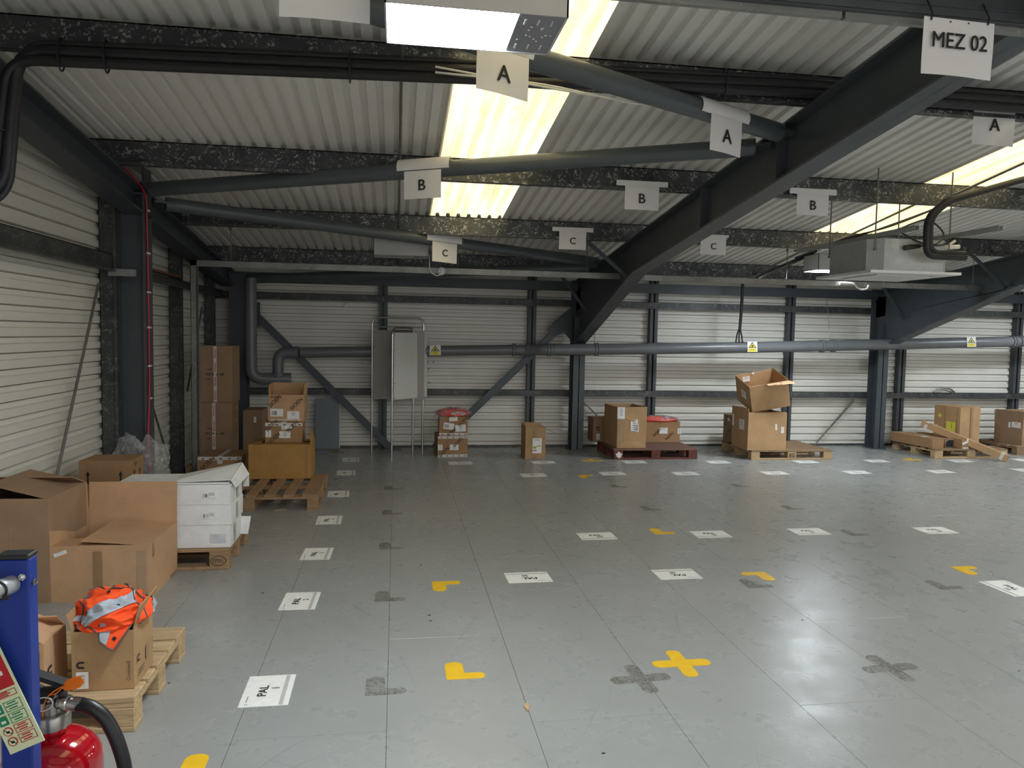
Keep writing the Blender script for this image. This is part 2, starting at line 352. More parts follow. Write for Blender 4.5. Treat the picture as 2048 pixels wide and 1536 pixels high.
# ================================================================== SETTING
XL, XR, YF, YB = -2.46, 12.5, -4.0, 10.72
def roofz(y): return 3.06 - 0.11 * (y - 6.23)

# ---- floor: painted deck panels
floor = struct('floor')
box_part('subfloor', DARK, floor, XL - .1, XR + .1, YF - .1, YB + .1, -0.12, -0.03)
PW, PL, GAP = 0.605, 2.34, 0.0016
k = 0
x = -0.025 - PW * 5
while x < XR:
    x0, x1 = max(x, XL), min(x + PW, XR)
    if x1 - x0 > .02:
        y = (3.93 if k % 2 == 1 else 3.0) - PL * 4
        while y < YB:
            y0, y1 = max(y, YF), min(y + PL, YB)
            if y1 - y0 > .02: cbox('floor_panel', FLOOR, floor, x0 + GAP / 2, x1 - GAP / 2, y0 + GAP / 2, y1 - GAP / 2, -0.03, 0.0, b=0.0008)
            y += PL
    x += PW; k += 1

# ---- roof sheets and rooflights
ceiling = struct('ceiling')
def sheet_mesh(x0, x1, y0, y1):
    n = max(1, round((x1 - x0) / 0.112)); p = (x1 - x0) / n; prof = []
    for i in range(n):
        a = x0 + i * p
        prof += [(a, 0.0), (a + p * .55, 0.0), (a + p * .62, 0.034), (a + p * .92, 0.034)]
    prof.append((x1, 0.0))
    mb = MB()
    ys = (y0, y1)
    mb.add([(px, yy, roofz(yy) + pz) for yy in ys for px, pz in prof], [(i, i + 1, len(prof) + i + 1, len(prof) + i) for i in range(len(prof) - 1)])
    return mb
XB = [-2.88, -2.095, -1.31, -0.525, 0.336, 1.107, 1.86, 2.56, 3.34, 3.93, 4.69, 5.54, 6.33, 7.11, 7.9, 8.68, 9.47, 10.25, 11.04, 11.8, 12.7]
LIGHTS = (0.336, 4.69, 9.47); nwin = 0
for a, b in zip(XB, XB[1:]):
    if a in LIGHTS:
        nwin += 1
        w = sheet_mesh(a, b, 0.8, 8.03).build('window_%d' % nwin, ROOFL, None, fix=False); w['kind'] = 'structure'
        sheet_mesh(a, b, YF - .1, 0.8).build('roof_sheet', ROOF, ceiling, fix=False)
        sheet_mesh(a, b, 8.03, YB + .1).build('roof_sheet', ROOF, ceiling, fix=False)
        mb = MB(); mb.box(a - .012, a + .012, .8, 8.03, 0, 0)       # lap strip beside the rooflight
        mb.v = [Vector((v.x, v.y, roofz(v.y) - .002)) for v in mb.v]; mb.build('lap_strip', ROOF, ceiling, fix=False)
    else:
        sheet_mesh(a, b, YF - .1, YB + .1).build('roof_sheet', ROOF, ceiling, fix=False)
PY = [9.85, 8.03, 6.23, 4.41, 2.60, 0.80, -1.0, -2.8]
for y in PY:
    z = roofz(y); mb = MB()
    mb.box(XL, XR, y, y + .004, z - .2, z - .002); mb.box(XL, XR, y, y + .062, z - .010, z - .004)
    mb.box(XL, XR, y - .06, y, z - .2, z - .195); mb.box(XL, XR, y - .062, y - .058, z - .2, z - .178)
    pu = mb.build('purlin', PURL, ceiling)
    for xs in (2.56, 7.25):
        sl = MB(); sl.box(xs - .42, xs + .42, y - .006, y - .001, z - .19, z - .014)
        for bx in (-.36, -.26, .26, .36):
            for bz in (-.06, -.14): sl.lathe([(0, .012), (.011, .012), (.011, 0)], (xs + bx, y - .006, z + bz), (0, -1, 0), 6)
        sl.build('purlin_sleeve', PURL, pu)
sag = MB()
for xs in (0.02, 4.9):
    for i in range(4): sag.tube([(xs, PY[i] - .0, roofz(PY[i]) - .14), (xs, PY[i + 1], roofz(PY[i + 1]) - .06)], .011, 6)
sag.build('sag_rod', ROD, ceiling)

# ---- walls
def clad_profile(z0, z1, pitch=.105):
    pr = []; z = z0
    while z < z1:
        pr += [(z, 0), (z + pitch * .52, 0), (z + pitch * .58, .026), (z + pitch * .90, .026), (z + pitch * .91, .055), (z + pitch * .955, .055), (z + pitch * .965, .026)]; z += pitch
    pr.append((z, 0)); return pr
wall_back = struct('wall_back', (4, YB, 0))
pr = clad_profile(-.02, 2.75); mb = MB()
mb.add([(xx, YB + d, z) for xx in (XL - .05, XR + .05) for z, d in pr], [(i, i + 1, len(pr) + i + 1, len(pr) + i) for i in range(len(pr) - 1)])
mb.build('cladding', CLAD, wall_back, fix=False)
def z_rail(x0, x1, z0, z1, y):                                # horizontal Z rail, web to the room
    mb = MB(); mb.box(x0, x1, y, y + .004, z0, z1); mb.box(x0, x1, y, YB - .002, z1 - .004, z1); mb.box(x0, x1, y - .04, y, z0, z0 + .004); mb.box(x0, x1, y - .042, y - .038, z0, z0 + .018)
    mb.box(x0, x1, YB - .006, YB - .002, z1 - .05, z1); return mb
for z0, z1 in ((.752, .838), (2.045, 2.142)): z_rail(XL, XR, z0, z1, YB - .11).build('girt', GIRT, wall_back)
eb = MB(); eb.box(XL, XR, 10.50, 10.56, 2.265, 2.40); eb.box(XL, XR, 10.47, 10.50, 2.265, 2.275); eb.build('eaves_beam', STEEL, wall_back)
for xs in (-.18, 1.925, 3.745, 5.915, 7.80, 9.83):
    mb = MB(); mb.box(xs - .055, xs - .012, YB - .10, YB - .004, 0, 2.5); mb.box(xs + .012, xs + .06, YB - .105, YB - .004, 0, 2.5); mb.box(xs - .02, xs + .02, YB - .04, YB - .03, 0, 2.5)
    mb.build('stud', STUDP, wall_back)
box_part('kick_flashing', GIRT, wall_back, XL, XR, YB - .02, YB + .03, 0, .028)
for a, b in (((7.02, 10.64, .73), (6.40, 10.64, .02)), ((2.70, 10.64, .69), (3.10, 10.64, .30))):
    mb = MB(); mb.tube([a, b], .011, 8); mb.tube([(a[0] + .03, 10.67, a[2] - .03), (b[0] + .03, 10.67, b[2])], .006, 6); mb.build('tie_rod', ROD, wall_back)
sb = MB(); sb.bbox(-.715, -.65, YB - .035, YB - .002, 1.955, 2.03, b=.006); sb.build('sensor_box', WPLAS, wall_back)
for i, (mx, mz, l) in enumerate(((.45, 1.22, .03), (.53, 1.22, .04), (.46, 1.12, .02), (.47, .93, .02))):
    mb = MB(); mb.M = Matrix.Translation((mx, YB - .003, mz)) @ Matrix.Rotation(.6 * i, 4, 'Y'); mb.box(-.004, .004, -.001, .001, -l / 2, l / 2); mb.build('scuff_mark', INK, wall_back)
cl = MB(); cl.tube(smooth_path([(8.35, 10.6, .845), (8.45, 10.6, .90), (8.62, 10.6, .905), (8.72, 10.6, .85)], 6), .014, 7); cl.tube(smooth_path([(8.4, 10.58, .845), (8.52, 10.58, .885), (8.68, 10.58, .845)], 6), .012, 7)
cl.build('cable_loop', ROD, wall_back)

wall_left = struct('wall_left', (XL, 5, 0))
pr = clad_profile(-.02, 4.4); mb = MB()
mb.add([(XL - d, yy, z) for yy in (YF - .05, YB + .05) for z, d in pr], [(i, i + 1, len(pr) + i + 1, len(pr) + i) for i in range(len(pr) - 1)])
mb.build('cladding', CLAD, wall_left, fix=False)
for z0, z1, y1 in ((2.08, 2.245, 6.62), (2.06, 2.17, YB)):
    y0 = YF if y1 < 7 else 6.95
    mb = MB(); mb.box(XL + .15, XL + .154, y0, y1, z0, z1 - .02); mb.box(XL, XL + .154, y0, y1, z1 - .025, z1 - .02); mb.box(XL + .15, XL + .19, y0, y1, z0, z0 + .004); mb.box(XL + .19, XL + .194, y0, y1, z0, z0 + .02)
    mb.build('girt', GIRT, wall_left)
box_part('rusty_bar', RUST, wall_left, XL + .12, XL + .20, 7.5, 8.45, 2.165, 2.185)
for ys, w, h in ((6.78, .15, 2.70), (8.72, .15, 2.5), (10.25, .14, 2.35), (3.1, .15, 3.0), (0.2, .15, 3.3)):
    mb = MB(); mb.box(XL + .002, XL + w, ys, ys + .004, 0, h); mb.box(XL + w - .004, XL + w, ys - .05, ys, 0, h); mb.box(XL + .002, XL + .006, ys, ys + .05, 0, h); mb.box(XL + w - .02, XL + w - .004, ys - .052, ys - .048, 0, h)
    mb.build('stud', GIRT, wall_left)
mb = MB(); mb.bbox(XL + .13, -2.12, 6.60, 6.64, 2.045, 2.105, b=.004); mb.build('rail_bracket', GALV, wall_left)
for a, b in (((XL + .06, 6.60, 1.98), (XL + .06, 5.62, .30)), ((XL + .06, 7.6, 1.25), (XL + .06, 8.6, .02)), ((XL + .06, 9.9, 1.9), (XL + .06, 9.2, .9))):
    mb = MB(); mb.tube([a, b], .012, 8); mb.build('tie_rod', ROD, wall_left)
for nm, a in (('wall_right', (XR, XR + .1, YF, YB, 0, 4.4)),):
    o = box_part(nm, CLAD, None, *a); o['kind'] = 'structure'

# ================================================================== STEELWORK
def yz_plate(mb, poly, x0, x1):                               # polygon in (y,z), extruded along x
    n = len(poly)
    mb.add([(x0, y, z) for y, z in poly] + [(x1, y, z) for y, z in poly], [tuple(range(n)), tuple(range(2 * n - 1, n - 1, -1))] + [(i, n + i, n + (i + 1) % n, (i + 1) % n) for i in range(n)])
def rz_top(y): return roofz(y) - .202
def rz_bot(y): return 2.843 - .117 * (y - 3.21)
def portal(xc, yf, label):
    t = thing('portal_frame', label, 'steel frame', (xc, yf + .12, 0), 'painted portal frames along the mezzanine')
    w = .083; y1 = yf + .24
    mb = MB(); mb.box(xc - w, xc + w, yf, yf + .014, 0, 1.9); mb.box(xc - w, xc + w, y1 - .014, y1, 0, 2.42); mb.box(xc - .006, xc + .006, yf, y1, 0, 2.3)
    mb.box(xc - w, xc + w, yf, y1, 1.53, 1.545); mb.box(xc - w - .02, xc + w + .02, yf - .02, y1 + .02, 0, .015)
    mb.build('column', STEEL, t)
    mb = MB(); ya = YF
    yz_plate(mb, [(ya, rz_bot(ya)), (y1, rz_bot(y1)), (y1, rz_top(y1)), (ya, rz_top(ya))], xc - .006, xc + .006)
    yz_plate(mb, [(ya, rz_top(ya) - .016), (y1, rz_top(y1) - .016), (y1, rz_top(y1)), (ya, rz_top(ya))], xc - w, xc + w)
    yz_plate(mb, [(ya, rz_bot(ya)), (7.85, rz_bot(7.85)), (7.85, rz_bot(7.85) + .016), (ya, rz_bot(ya) + .016)], xc - w, xc + w)
    mb.build('rafter', STEEL, t)
    mb = MB(); hb = lambda y: rz_bot(7.85) - .315 * (y - 7.85)
    yz_plate(mb, [(7.85, rz_bot(7.85)), (yf, hb(yf)), (yf, rz_bot(yf)), (7.9, rz_bot(7.9) + .01)], xc - .006, xc + .006)
    yz_plate(mb, [(7.8, rz_bot(7.8)), (yf, hb(yf)), (yf, hb(yf) + .016), (7.85, rz_bot(7.85) + .016)], xc - w, xc + w)
    mb.build('haunch', STEEL, t)
    for ys in (4.75, 6.0): box_part('stiffener', STEEL, t, xc - .075, xc + .075, ys - .005, ys + .005, rz_bot(ys) + .016, rz_top(ys) - .016)
    for (xa, ya_, za), (xb, yb, zb) in (((xc - .55, 8.0, roofz(8.03) - .19), (xc - .02, 8.0, rz_bot(8.0) - .03)), ((xc - .42, 9.85, roofz(9.85) - .2), (xc - .03, 9.85, 1.95))):
        m_ = MB(); d = Vector((xb - xa, yb - ya_, zb - za)); nrm = Vector((0, 1, 0)); s = d.cross(nrm).normalized() * .022
        a, b = Vector((xa, ya_, za)), Vector((xb, yb, zb)); f = Vector((0, .006, 0))
        m_.hexa([a - s, b - s, b + s, a + s], [a - s + f, b - s + f, b + s + f, a + s + f]); m_.hexa([a + s, b + s, b + s + f * 7, a + s + f * 7], [a + s * .85, b + s * .85, b + s * .85 + f * 7, a + s * .85 + f * 7]); m_.build('fly_brace', STEEL, t)
    # warning sticker under the haunch
    c = Vector((xc, 9.42, hb(9.42))); yd = Vector((0, -1, .315)).normalized()
    xd_ = Vector((1, 0, 0)); yd2 = Vector((0, 1, -.315)).normalized()
    warn(t, c, xd_, yd2, .16, .20)
    return t
def warn(par, c, xd, yd, w, h, wrap=None):
    """hazard sticker: white square, yellow triangle with black edge and a yellow word band"""
    c = Vector(c); xd = Vector(xd).normalized(); yd = Vector(yd).normalized(); n = xd.cross(yd)
    def P(u, v, g=0.0): 
        return c + xd * u * w + yd * v * h + n * g
    def poly(nm, pts, m_, g):
        mb = MB(); mb.add([P(u, v, g) for u, v in pts], [tuple(range(len(pts)))]); return mb.build(nm, m_, par0[0], fix=False)
    par0 = [par]
    par = poly('warning_sticker', [(-.5, -.5), (.5, -.5), (.5, .5), (-.5, .5)], LAB, .0015)
    par0[0] = par
    poly('hazard_border', [(-.42, -.12), (.42, -.12), (0, .46)], INK, .0022)
    poly('hazard_triangle', [(-.31, -.065), (.31, -.065), (0, .35)], YSTK, .003)
    poly('hazard_symbol', [(-.12, -.02), (.02, -.03), (.14, .05), (.06, .10), (.03, .2), (-.05, .19), (-.03, .08), (-.12, .06)], INK, .0037)
    poly('hazard_band', [(-.42, -.46), (.42, -.46), (.42, -.18), (-.42, -.18)], YSTK, .0022)
    text(par, 'Warning', P(0, -.27), xd, yd, h * .10, INK, bold=.01, gap=.003)
portal(2.563, 10.33, 'slate grey steel portal frame with haunched rafter, nearest the left corner')
portal(7.25, 10.30, 'slate grey steel portal frame on the right, behind the hanging cassette unit')

gc = thing('gable_column', 'dark steel column against the left wall with a red cable clipped on', 'steel column', (-2.21, 6.82, 0))
mb = MB(); mb.box(-2.112, -2.10, 6.77, 6.98, 0, 2.97); mb.box(-2.325, -2.313, 6.77, 6.98, 0, 2.90); mb.box(-2.315, -2.11, 6.86, 6.869, 0, 2.86); mb.build('shaft', STEEL, gc)
box_part('base_plate', STEEL, gc, -2.36, -2.06, 6.74, 7.01, 0, .015); box_part('cap_plate', STEEL, gc, -2.31, -2.112, 6.775, 6.975, 2.74, 2.752)
cc = thing('corner_column', 'dark blue-grey steel column in the far left corner', 'steel column', (-2.06, 10.4, 0))
mb = MB(); mb.box(-2.17, -1.955, 10.33, 10.345, 0, 2.36); mb.box(-2.17, -1.955, 10.545, 10.56, 0, 2.36); mb.box(-2.068, -2.058, 10.34, 10.55, 0, 2.36); mb.build('shaft', STEEL, cc)
box_part('base_plate', STEEL, cc, -2.2, -1.93, 10.30, 10.59, 0, .015)
gr = thing('gable_rafter', 'sloping grey steel beam along the top of the left wall', 'steel beam', (-2.2, 4, 2.9))
mb = MB(); gt = lambda y: roofz(y) - .202
for (dz0, dz1, xa, xb) in ((-.014, 0, -2.28, -2.10), (-.21, -.196, -2.28, -2.10), (-.2, -.01, -2.195, -2.187)):
    yz_plate(mb, [(YF, gt(YF) + dz0), (10.35, gt(10.35) + dz0), (10.35, gt(10.35) + dz1), (YF, gt(YF) + dz1)], xa, xb)
mb.build('beam', STEEL, gr)
def brace_tube(label, a, b, r=.06):
    a, b = Vector(a), Vector(b); t = thing('brace_tube', label, 'brace', (a + b) / 2, 'roof bracing tubes'); d = (b - a).normalized()
    mb = MB(); mb.tube([a + d * .06, b - d * .06], r, 18); mb.build('tube', TUBEP, t)
    for p, s in ((a, 1), (b, -1)):
        mb = MB(); h = Vector((-d.y, d.x, 0)).normalized() * .075; v = Vector((0, 0, .008)); q = p + d * s * .12; p0 = p - d * s * .05
        mb.hexa([p0 - h - v, q - h - v, q + h - v, p0 + h - v], [p0 - h + v, q - h + v, q + h + v, p0 + h + v]); mb.lathe([(r, 0), (r, .012), (0, .012)], p + d * s * .06, d * -s, 18); mb.build('end_plate', STEEL, t)
brace_tube('grey roof brace tube crossing from left wall column to main rafter, carrying one B sign', (-2.09, 6.82, 2.79), (2.47, 4.91, 2.94))
brace_tube('grey roof brace tube running overhead behind the lit lamp, carrying two A signs', (2.47, 4.63, 2.953), (-2.05, 2.74, 3.16))
brace_tube('grey roof brace tube falling towards the back wall, carrying the left C sign', (-2.04, 7.0, 2.71), (2.47, 9.06, 2.535))
brace_tube('grey roof brace tube low behind the hanging channel, near the back wall', (-1.95, 10.42, 2.30), (2.47, 9.35, 2.50))
def flat_brace(label, a, b, w=.095):
    a, b = Vector(a), Vector(b); t = thing('diagonal_brace', label, 'brace', a); d = (b - a).normalized(); s = d.cross(Vector((0, 1, 0))).normalized() * w / 2; f = Vector((0, .05, 0))
    mb = MB(); mb.hexa([a - s, b - s, b + s, a + s], [a - s + f, b - s + f, b + s + f, a + s + f]); mb.build('bar', STEEL, t)
    return t
t = flat_brace('grey diagonal wall brace falling from the far left corner column', (-1.96, 10.48, 1.93), (-.07, 10.48, .03))
box_part('gusset', STEEL, t, -1.955, -1.80, 10.475, 10.483, 1.68, 2.0); box_part('foot_plate', STEEL, t, -.16, .08, 10.46, 10.54, 0, .02)
t = flat_brace('grey diagonal wall brace rising to the middle column', (.55, 10.48, .03), (2.47, 10.48, 1.90))
mb = MB(); mb.M = Matrix(((1, 0, 0, 0), (0, 0, 1, 0), (0, 1, 0, 0), (0, 0, 0, 1))); mb.prism([(2.48, 1.55), (2.48, 2.05), (2.22, 1.83), (2.12, 1.70), (2.22, 1.60), (2.36, 1.68)], 10.475, 10.484); mb.build('gusset', STEEL, t)

# ---- hung channel and post of the unfinished partition
pf = thing('partition_frame', 'galvanised post and long head channel hung across the room on wires', 'frame', (-2.13, 8.49, 0))
mb = MB(); mb.box(-2.165, -2.160, 8.45, 8.53, 0, 2.36); mb.box(-2.165, -2.10, 8.45, 8.455, 0, 2.36); mb.box(-2.165, -2.10, 8.525, 8.53, 0, 2.36); mb.box(-2.105, -2.10, 8.45, 8.465, 0, 2.36); mb.box(-2.105, -2.10, 8.515, 8.53, 0, 2.36)
mb.build('post', GALV, pf); box_part('post_hole', INK, pf, -2.137, -2.127, 8.4485, 8.4495, 1.735, 1.75)
for xa, xb, dz in ((-2.16, 2.84, 0), (2.845, 7.75, -.006), (7.76, 12.4, -.004)):
    mb = MB(); z0 = 2.29 + dz; z1 = 2.358 + dz
    mb.box(xa, xb, 8.45, 8.454, z0 + .006, z1); mb.box(xa, xb, 8.526, 8.53, z0 + .006, z1); mb.box(xa, xb, 8.45, 8.53, z1 - .003, z1); mb.box(xa, xb, 8.436, 8.455, z0, z0 + .008)
    mb.build('head_channel', GALV, pf)
for xs in (-1.76, -.27, 2.17, 4.64, 7.15):
    mb = MB(); mb.tube([(xs, 8.49, 2.35), (xs, 8.49, roofz(8.49) - .02)], .004, 6); mb.lathe([(.013, 0), (.013, .06), (0, .06)], (xs, 8.49, roofz(8.49) - .13), n=8); mb.build('hanger_wire', ROD, pf)
jb = thing('junction_box', 'white electrical box on the hung channel at the right edge', 'electrical box', (7.86, 8.44, 2.29))
mb = MB(); mb.bbox(7.74, 8.0, 8.40, 8.445, 2.30, 2.36, b=.004); mb.build('box_body', WPLAS, jb)
for i in range(4): cbox('knockout', ROD, jb, -.09 + i * .05 - .006, -.09 + i * .05 + .006, -.0425, -.0405, .03, .045)

# ---- overhead tray the signs hang from
tr = thing('cable_tray', 'dark cable tray spanning overhead at the top right of view', 'cable tray', (2, 2.78, 2.9))
mb = MB(); mb.box(XL + .2, 8, 2.74, 2.745, 2.90, 3.02); mb.box(XL + .2, 8, 2.84, 2.845, 2.90, 3.02); mb.box(XL + .2, 8, 2.74, 2.845, 2.897, 2.902); mb.box(XL + .2, 8, 2.735, 2.742, 2.935, 2.945); mb.build('tray', STUDP, tr)
for xa, xb in ((XL + .2, 1.70), (1.715, 8.0)):
    mb = MB(); mb.box(xa, xb, 2.77, 2.795, 2.872, 2.898); mb.build('lower_rail', GALV, tr)
mb = MB()
for i in range(3): mb.tube([(XL + .2, 2.765 + i * .026, 2.915), (8, 2.765 + i * .026, 2.915)], .011, 6)
mb.build('cable', BLACK, tr)
for xs in (-1, 1.3, 3.6, 6):
    mb = MB(); mb.tube([(xs, 2.79, 2.9), (xs, 2.79, roofz(2.79) - .01)], .005, 6); mb.build('hanger_rod', ROD, tr)

# ================================================================== SERVICES
dp = thing('drain_pipe', 'long grey waste pipe running along the back wall with yellow warning stickers', 'pipe', (2, 10.3, 1.45))
def pipe_part(pts, r, nm='pipe_run', n=20): mb = MB(); mb.tube(pts, r, n); return mb.build(nm, PIPE, dp)
def collar(p, d, r, l=.05, nm='collar'):
    mb = MB(); mb.lathe([(r, 0), (r + .013, .002), (r + .013, l * .4), (r + .006, l * .45), (r + .006, l * .8), (r + .014, l * .85), (r + .014, l), (r, l)], p, d, 22); return mb.build(nm, PIPE, dp)
pipe_part([(-1.26, 10.35, 1.338), (1.72, 10.35, 1.42)], .072)
pipe_part(smooth_path([(1.70, 10.35, 1.42), (1.80, 10.34, 1.421), (1.90, 10.27, 1.424), (2.02, 10.17, 1.427), (2.16, 10.155, 1.43)], 5), .076, 'offset_bend')
pipe_part([(2.14, 10.155, 1.43), (5.03, 10.155, 1.508), (9.06, 10.155, 1.655), (12.4, 10.155, 1.78)], .08)
for p, d in (((1.60, 10.35, 1.417), (1, 0, .03)), ((1.82, 10.33, 1.421), (.9, -.3, 0)), ((2.06, 10.16, 1.428), (1, 0, .03)), ((2.73, 10.155, 1.446), (1, 0, .03))): collar(p, d, .077)
for xs, z in ((6.12, 1.546), (6.30, 1.552), (9.25, 1.662), (9.38, 1.667)): collar((xs, 10.155, z), (1, 0, .035), .08)
pipe_part(bend_path([(-1.30, 10.35, 1.337), (-1.55, 10.35, 1.33), (-1.55, 10.35, .82)], .17, 8), .072, 'elbow')
collar((-1.33, 10.35, 1.337), (1, 0, 0), .074); collar((-1.55, 10.35, 1.06), (0, 0, -1), .074)
pipe_part(bend_path([(-1.87, 10.22, 2.30), (-1.87, 10.22, 1.00), (-1.60, 10.30, .98)], .17, 8), .072, 'downpipe')
pipe_part([(-1.72, 10.30, .985), (-1.40, 10.40, .98)], .08, 'tee_joint')
for xs, z in ((2.73, 1.446), (6.27, 1.55)):
    mb = MB(); mb.tube([(xs, 10.155, z + .075), (xs, 10.155, z + .16), (xs + .03, 10.35, 2.3)], .004, 6); mb.build('hanger_wire', ROD, dp)
for xs, y, z, r in ((.53, 10.35, 1.387, .0735), (5.03, 10.155, 1.508, .0815), (8.52, 10.155, 1.635, .0815)):
    a = R(8); nrm = Vector((0, -math.cos(a), math.sin(a))); warn(dp, Vector((xs, y, z)) + nrm * r, (1, 0, 0.03), Vector((0, math.sin(a), math.cos(a))), .15, r * 1.85)

cb = thing('cable_bundle', 'black cables dropping onto the waste pipe and splitting in three', 'cable', (4.93, 10.12, 1.9))
mb = MB(); mb.tube(smooth_path([(4.87, 10.12, 2.41), (4.865, 10.12, 2.05), (4.85, 10.12, 1.76)], 5), .022, 8); mb.build('trunk', BLACK, cb)
for dx in (-.055, -.008, .045):
    mb = MB(); mb.tube(smooth_path([(4.85, 10.12, 1.80), (4.85 + dx * .7, 10.12, 1.68), (4.85 + dx, 10.11, 1.57)], 5), .010, 6); mb.build('strand', BLACK, cb)

ip = thing('insulated_pipes', 'black insulated pipes strapped along the roof purlin and dropping at the left edge', 'pipe', (1, 4.3, 3.0))
for i, (dy, dz, dx) in enumerate(((0, 0, 0), (-.012, -.052, .045), (.0, .045, -.02))):
    mb = MB(); r = (.032, .028, .018)[i]
    pts = [(8.4, 4.29 + dy, 3.15 + dz * .9), (2.3, 4.29 + dy, 3.145 + dz * .9), (.8, 4.29 + dy, 3.105 + dz), (-1.0, 4.29 + dy, 3.055 + dz), (-1.93 - dx, 4.30 + dy, 3.035 + dz), (-2.01 - dx, 4.30 + dy, 2.32 - dz), (-2.33, 3.95 + dy, 2.12 - dz)]
    mb.tube(bend_path(pts, .14, 7), r, 12); mb.build('pipe', INSUL, ip)
for xs in (-1.72, -1.5, -.26, .62, 1.9, 3.1, 4.3, 5.6):
    mb = MB(); zc = 3.02 + max(0, min(1, (xs + 1.9) / 4.2)) * .115; a = [(xs, 4.285 - math.cos(t) * .045, zc + math.sin(t) * .085) for t in [k * 2 * PI / 16 for k in range(17)]]; mb.tube(a, .005, 5, cap=False); mb.build('cable_tie', BLACK, ip)
mb = MB(); a = [(-2.04 + math.cos(t) * .062, 4.295 - math.sin(t) * .045, 2.62) for t in [k * 2 * PI / 16 for k in range(17)]]; mb.tube(a, .005, 5, cap=False); mb.build('cable_tie', BLACK, ip)
wc = thing('white_cables', 'thin white cables sagging beside the black pipes behind the first A sign', 'cable', (.9, 4.25, 3.02))
for i in range(2):
    mb = MB(); mb.tube(smooth_path([(.2, 4.23, 3.08 - i * .03), (.8, 4.22, 3.01 + i * .012), (1.35, 4.23, 2.965 - i * .01), (1.6, 4.24, 3.0)], 6), .006, 6); mb.build('cable', WCABLE, wc)

rc = thing('red_cable', 'thin red cable clipped down the left wall column', 'cable', (-2.09, 6.75, 1.6))
mb = MB(); mb.tube(smooth_path([(-2.20, 6.15, 2.93), (-2.12, 6.5, 2.86), (-2.091, 6.78, 2.74), (-2.091, 6.82, 2.5), (-2.091, 6.835, 1.99), (-2.091, 6.835, 1.35), (-2.091, 6.825, 1.05), (-2.085, 6.765, .75), (-2.085, 6.765, .55), (-2.09, 6.80, .3), (-2.09, 6.80, .05)], 6), .0075, 8); mb.build('cable', RCABLE, rc)
for z in (2.62, 2.26, 1.93, 1.63, 1.30, 1.02): 
    mb = MB(); mb.bbox(-2.10, -2.082, 6.82, 6.885, z - .008, z + .008, b=.003); mb.build('clip', WPLAS, rc)

# ---- lamps
def lamp(label, x0, y0, z0, lit, w=.59, d=.34, h=.19, parts=True):
    t = thing('panel_lamp', label, 'ceiling lamp', (x0 + w / 2, y0 + d / 2, z0), 'boxy panel lamps hung from the roof'); xe = x0 + w * .73
    mb = MB(); e = .006
    mb.box(x0, x0 + e, y0, y0 + d, z0, z0 + h); mb.box(x0 + w - e, x0 + w, y0, y0 + d, z0, z0 + h); mb.box(x0, x0 + w, y0, y0 + e, z0, z0 + h); mb.box(x0, x0 + w, y0 + d - e, y0 + d, z0, z0 + h); mb.box(x0, x0 + w, y0, y0 + d, z0 + h - e, z0 + h)
    mb.build('housing', LBODY, t)
    box_part('diffuser', LIT if lit else UNLIT, t, x0 + e, xe, y0 + e, y0 + d - e, z0 + .004, z0 + .016)
    gp_ = box_part('gear_plate', GEAR, t, xe, x0 + w - e, y0 + e, y0 + d - e, z0 + .004, z0 + .016)
    if parts:
        mb = MB(); rnd = random.Random(3)
        for i in range(3):
            for yy in (y0 + .05, y0 + d - .08): mb.box(xe + .025 + i * .045, xe + .030 + i * .045, yy, yy + .04, z0 + .002, z0 + .0042)
        for i in range(14):
            px, py = xe + .02 + rnd.random() * .11, y0 + .1 + rnd.random() * (d - .2); mb.box(px, px + .006, py, py + .005, z0 + .002, z0 + .0042)
        mb.build('vent_slots', WPLAS, gp_, kind='stuff')
    for px in (x0 + .04, x0 + w - .04):
        mb = MB(); py = y0 + d / 2; mb.tube([(px, py, z0 + h), (px, py, roofz(py) - .01)], .004, 6); mb.build('hanging_wire', ROD, t)
    return t
lamp('bright lit panel lamp hanging overhead at the top of the picture', -.045, 2.45, 2.652, True)
lamp('unlit panel lamp hanging behind the left C sign', -.245, 8.2, 2.455, False, h=.2)
lamp('lit panel lamp behind the cassette unit on the right', 5.02, 8.44, 2.475, True, h=.2)
for x, y, z, w_ in ((4.6, 2.45, 2.65, 'second bay near the camera'), (9.4, 8.44, 2.475, 'third bay by the back wall'), (9.4, 2.45, 2.65, 'third bay near the camera'), (7.3, 5.4, 2.6, 'middle beside the second frame'), (4.6, -1.8, 2.9, 'second bay behind the camera')):
    lamp('lit panel lamp out of view, in the ' + w_, x, y, z, True, parts=False)  # unseen extra lamps, added to fill the room mostly from the right

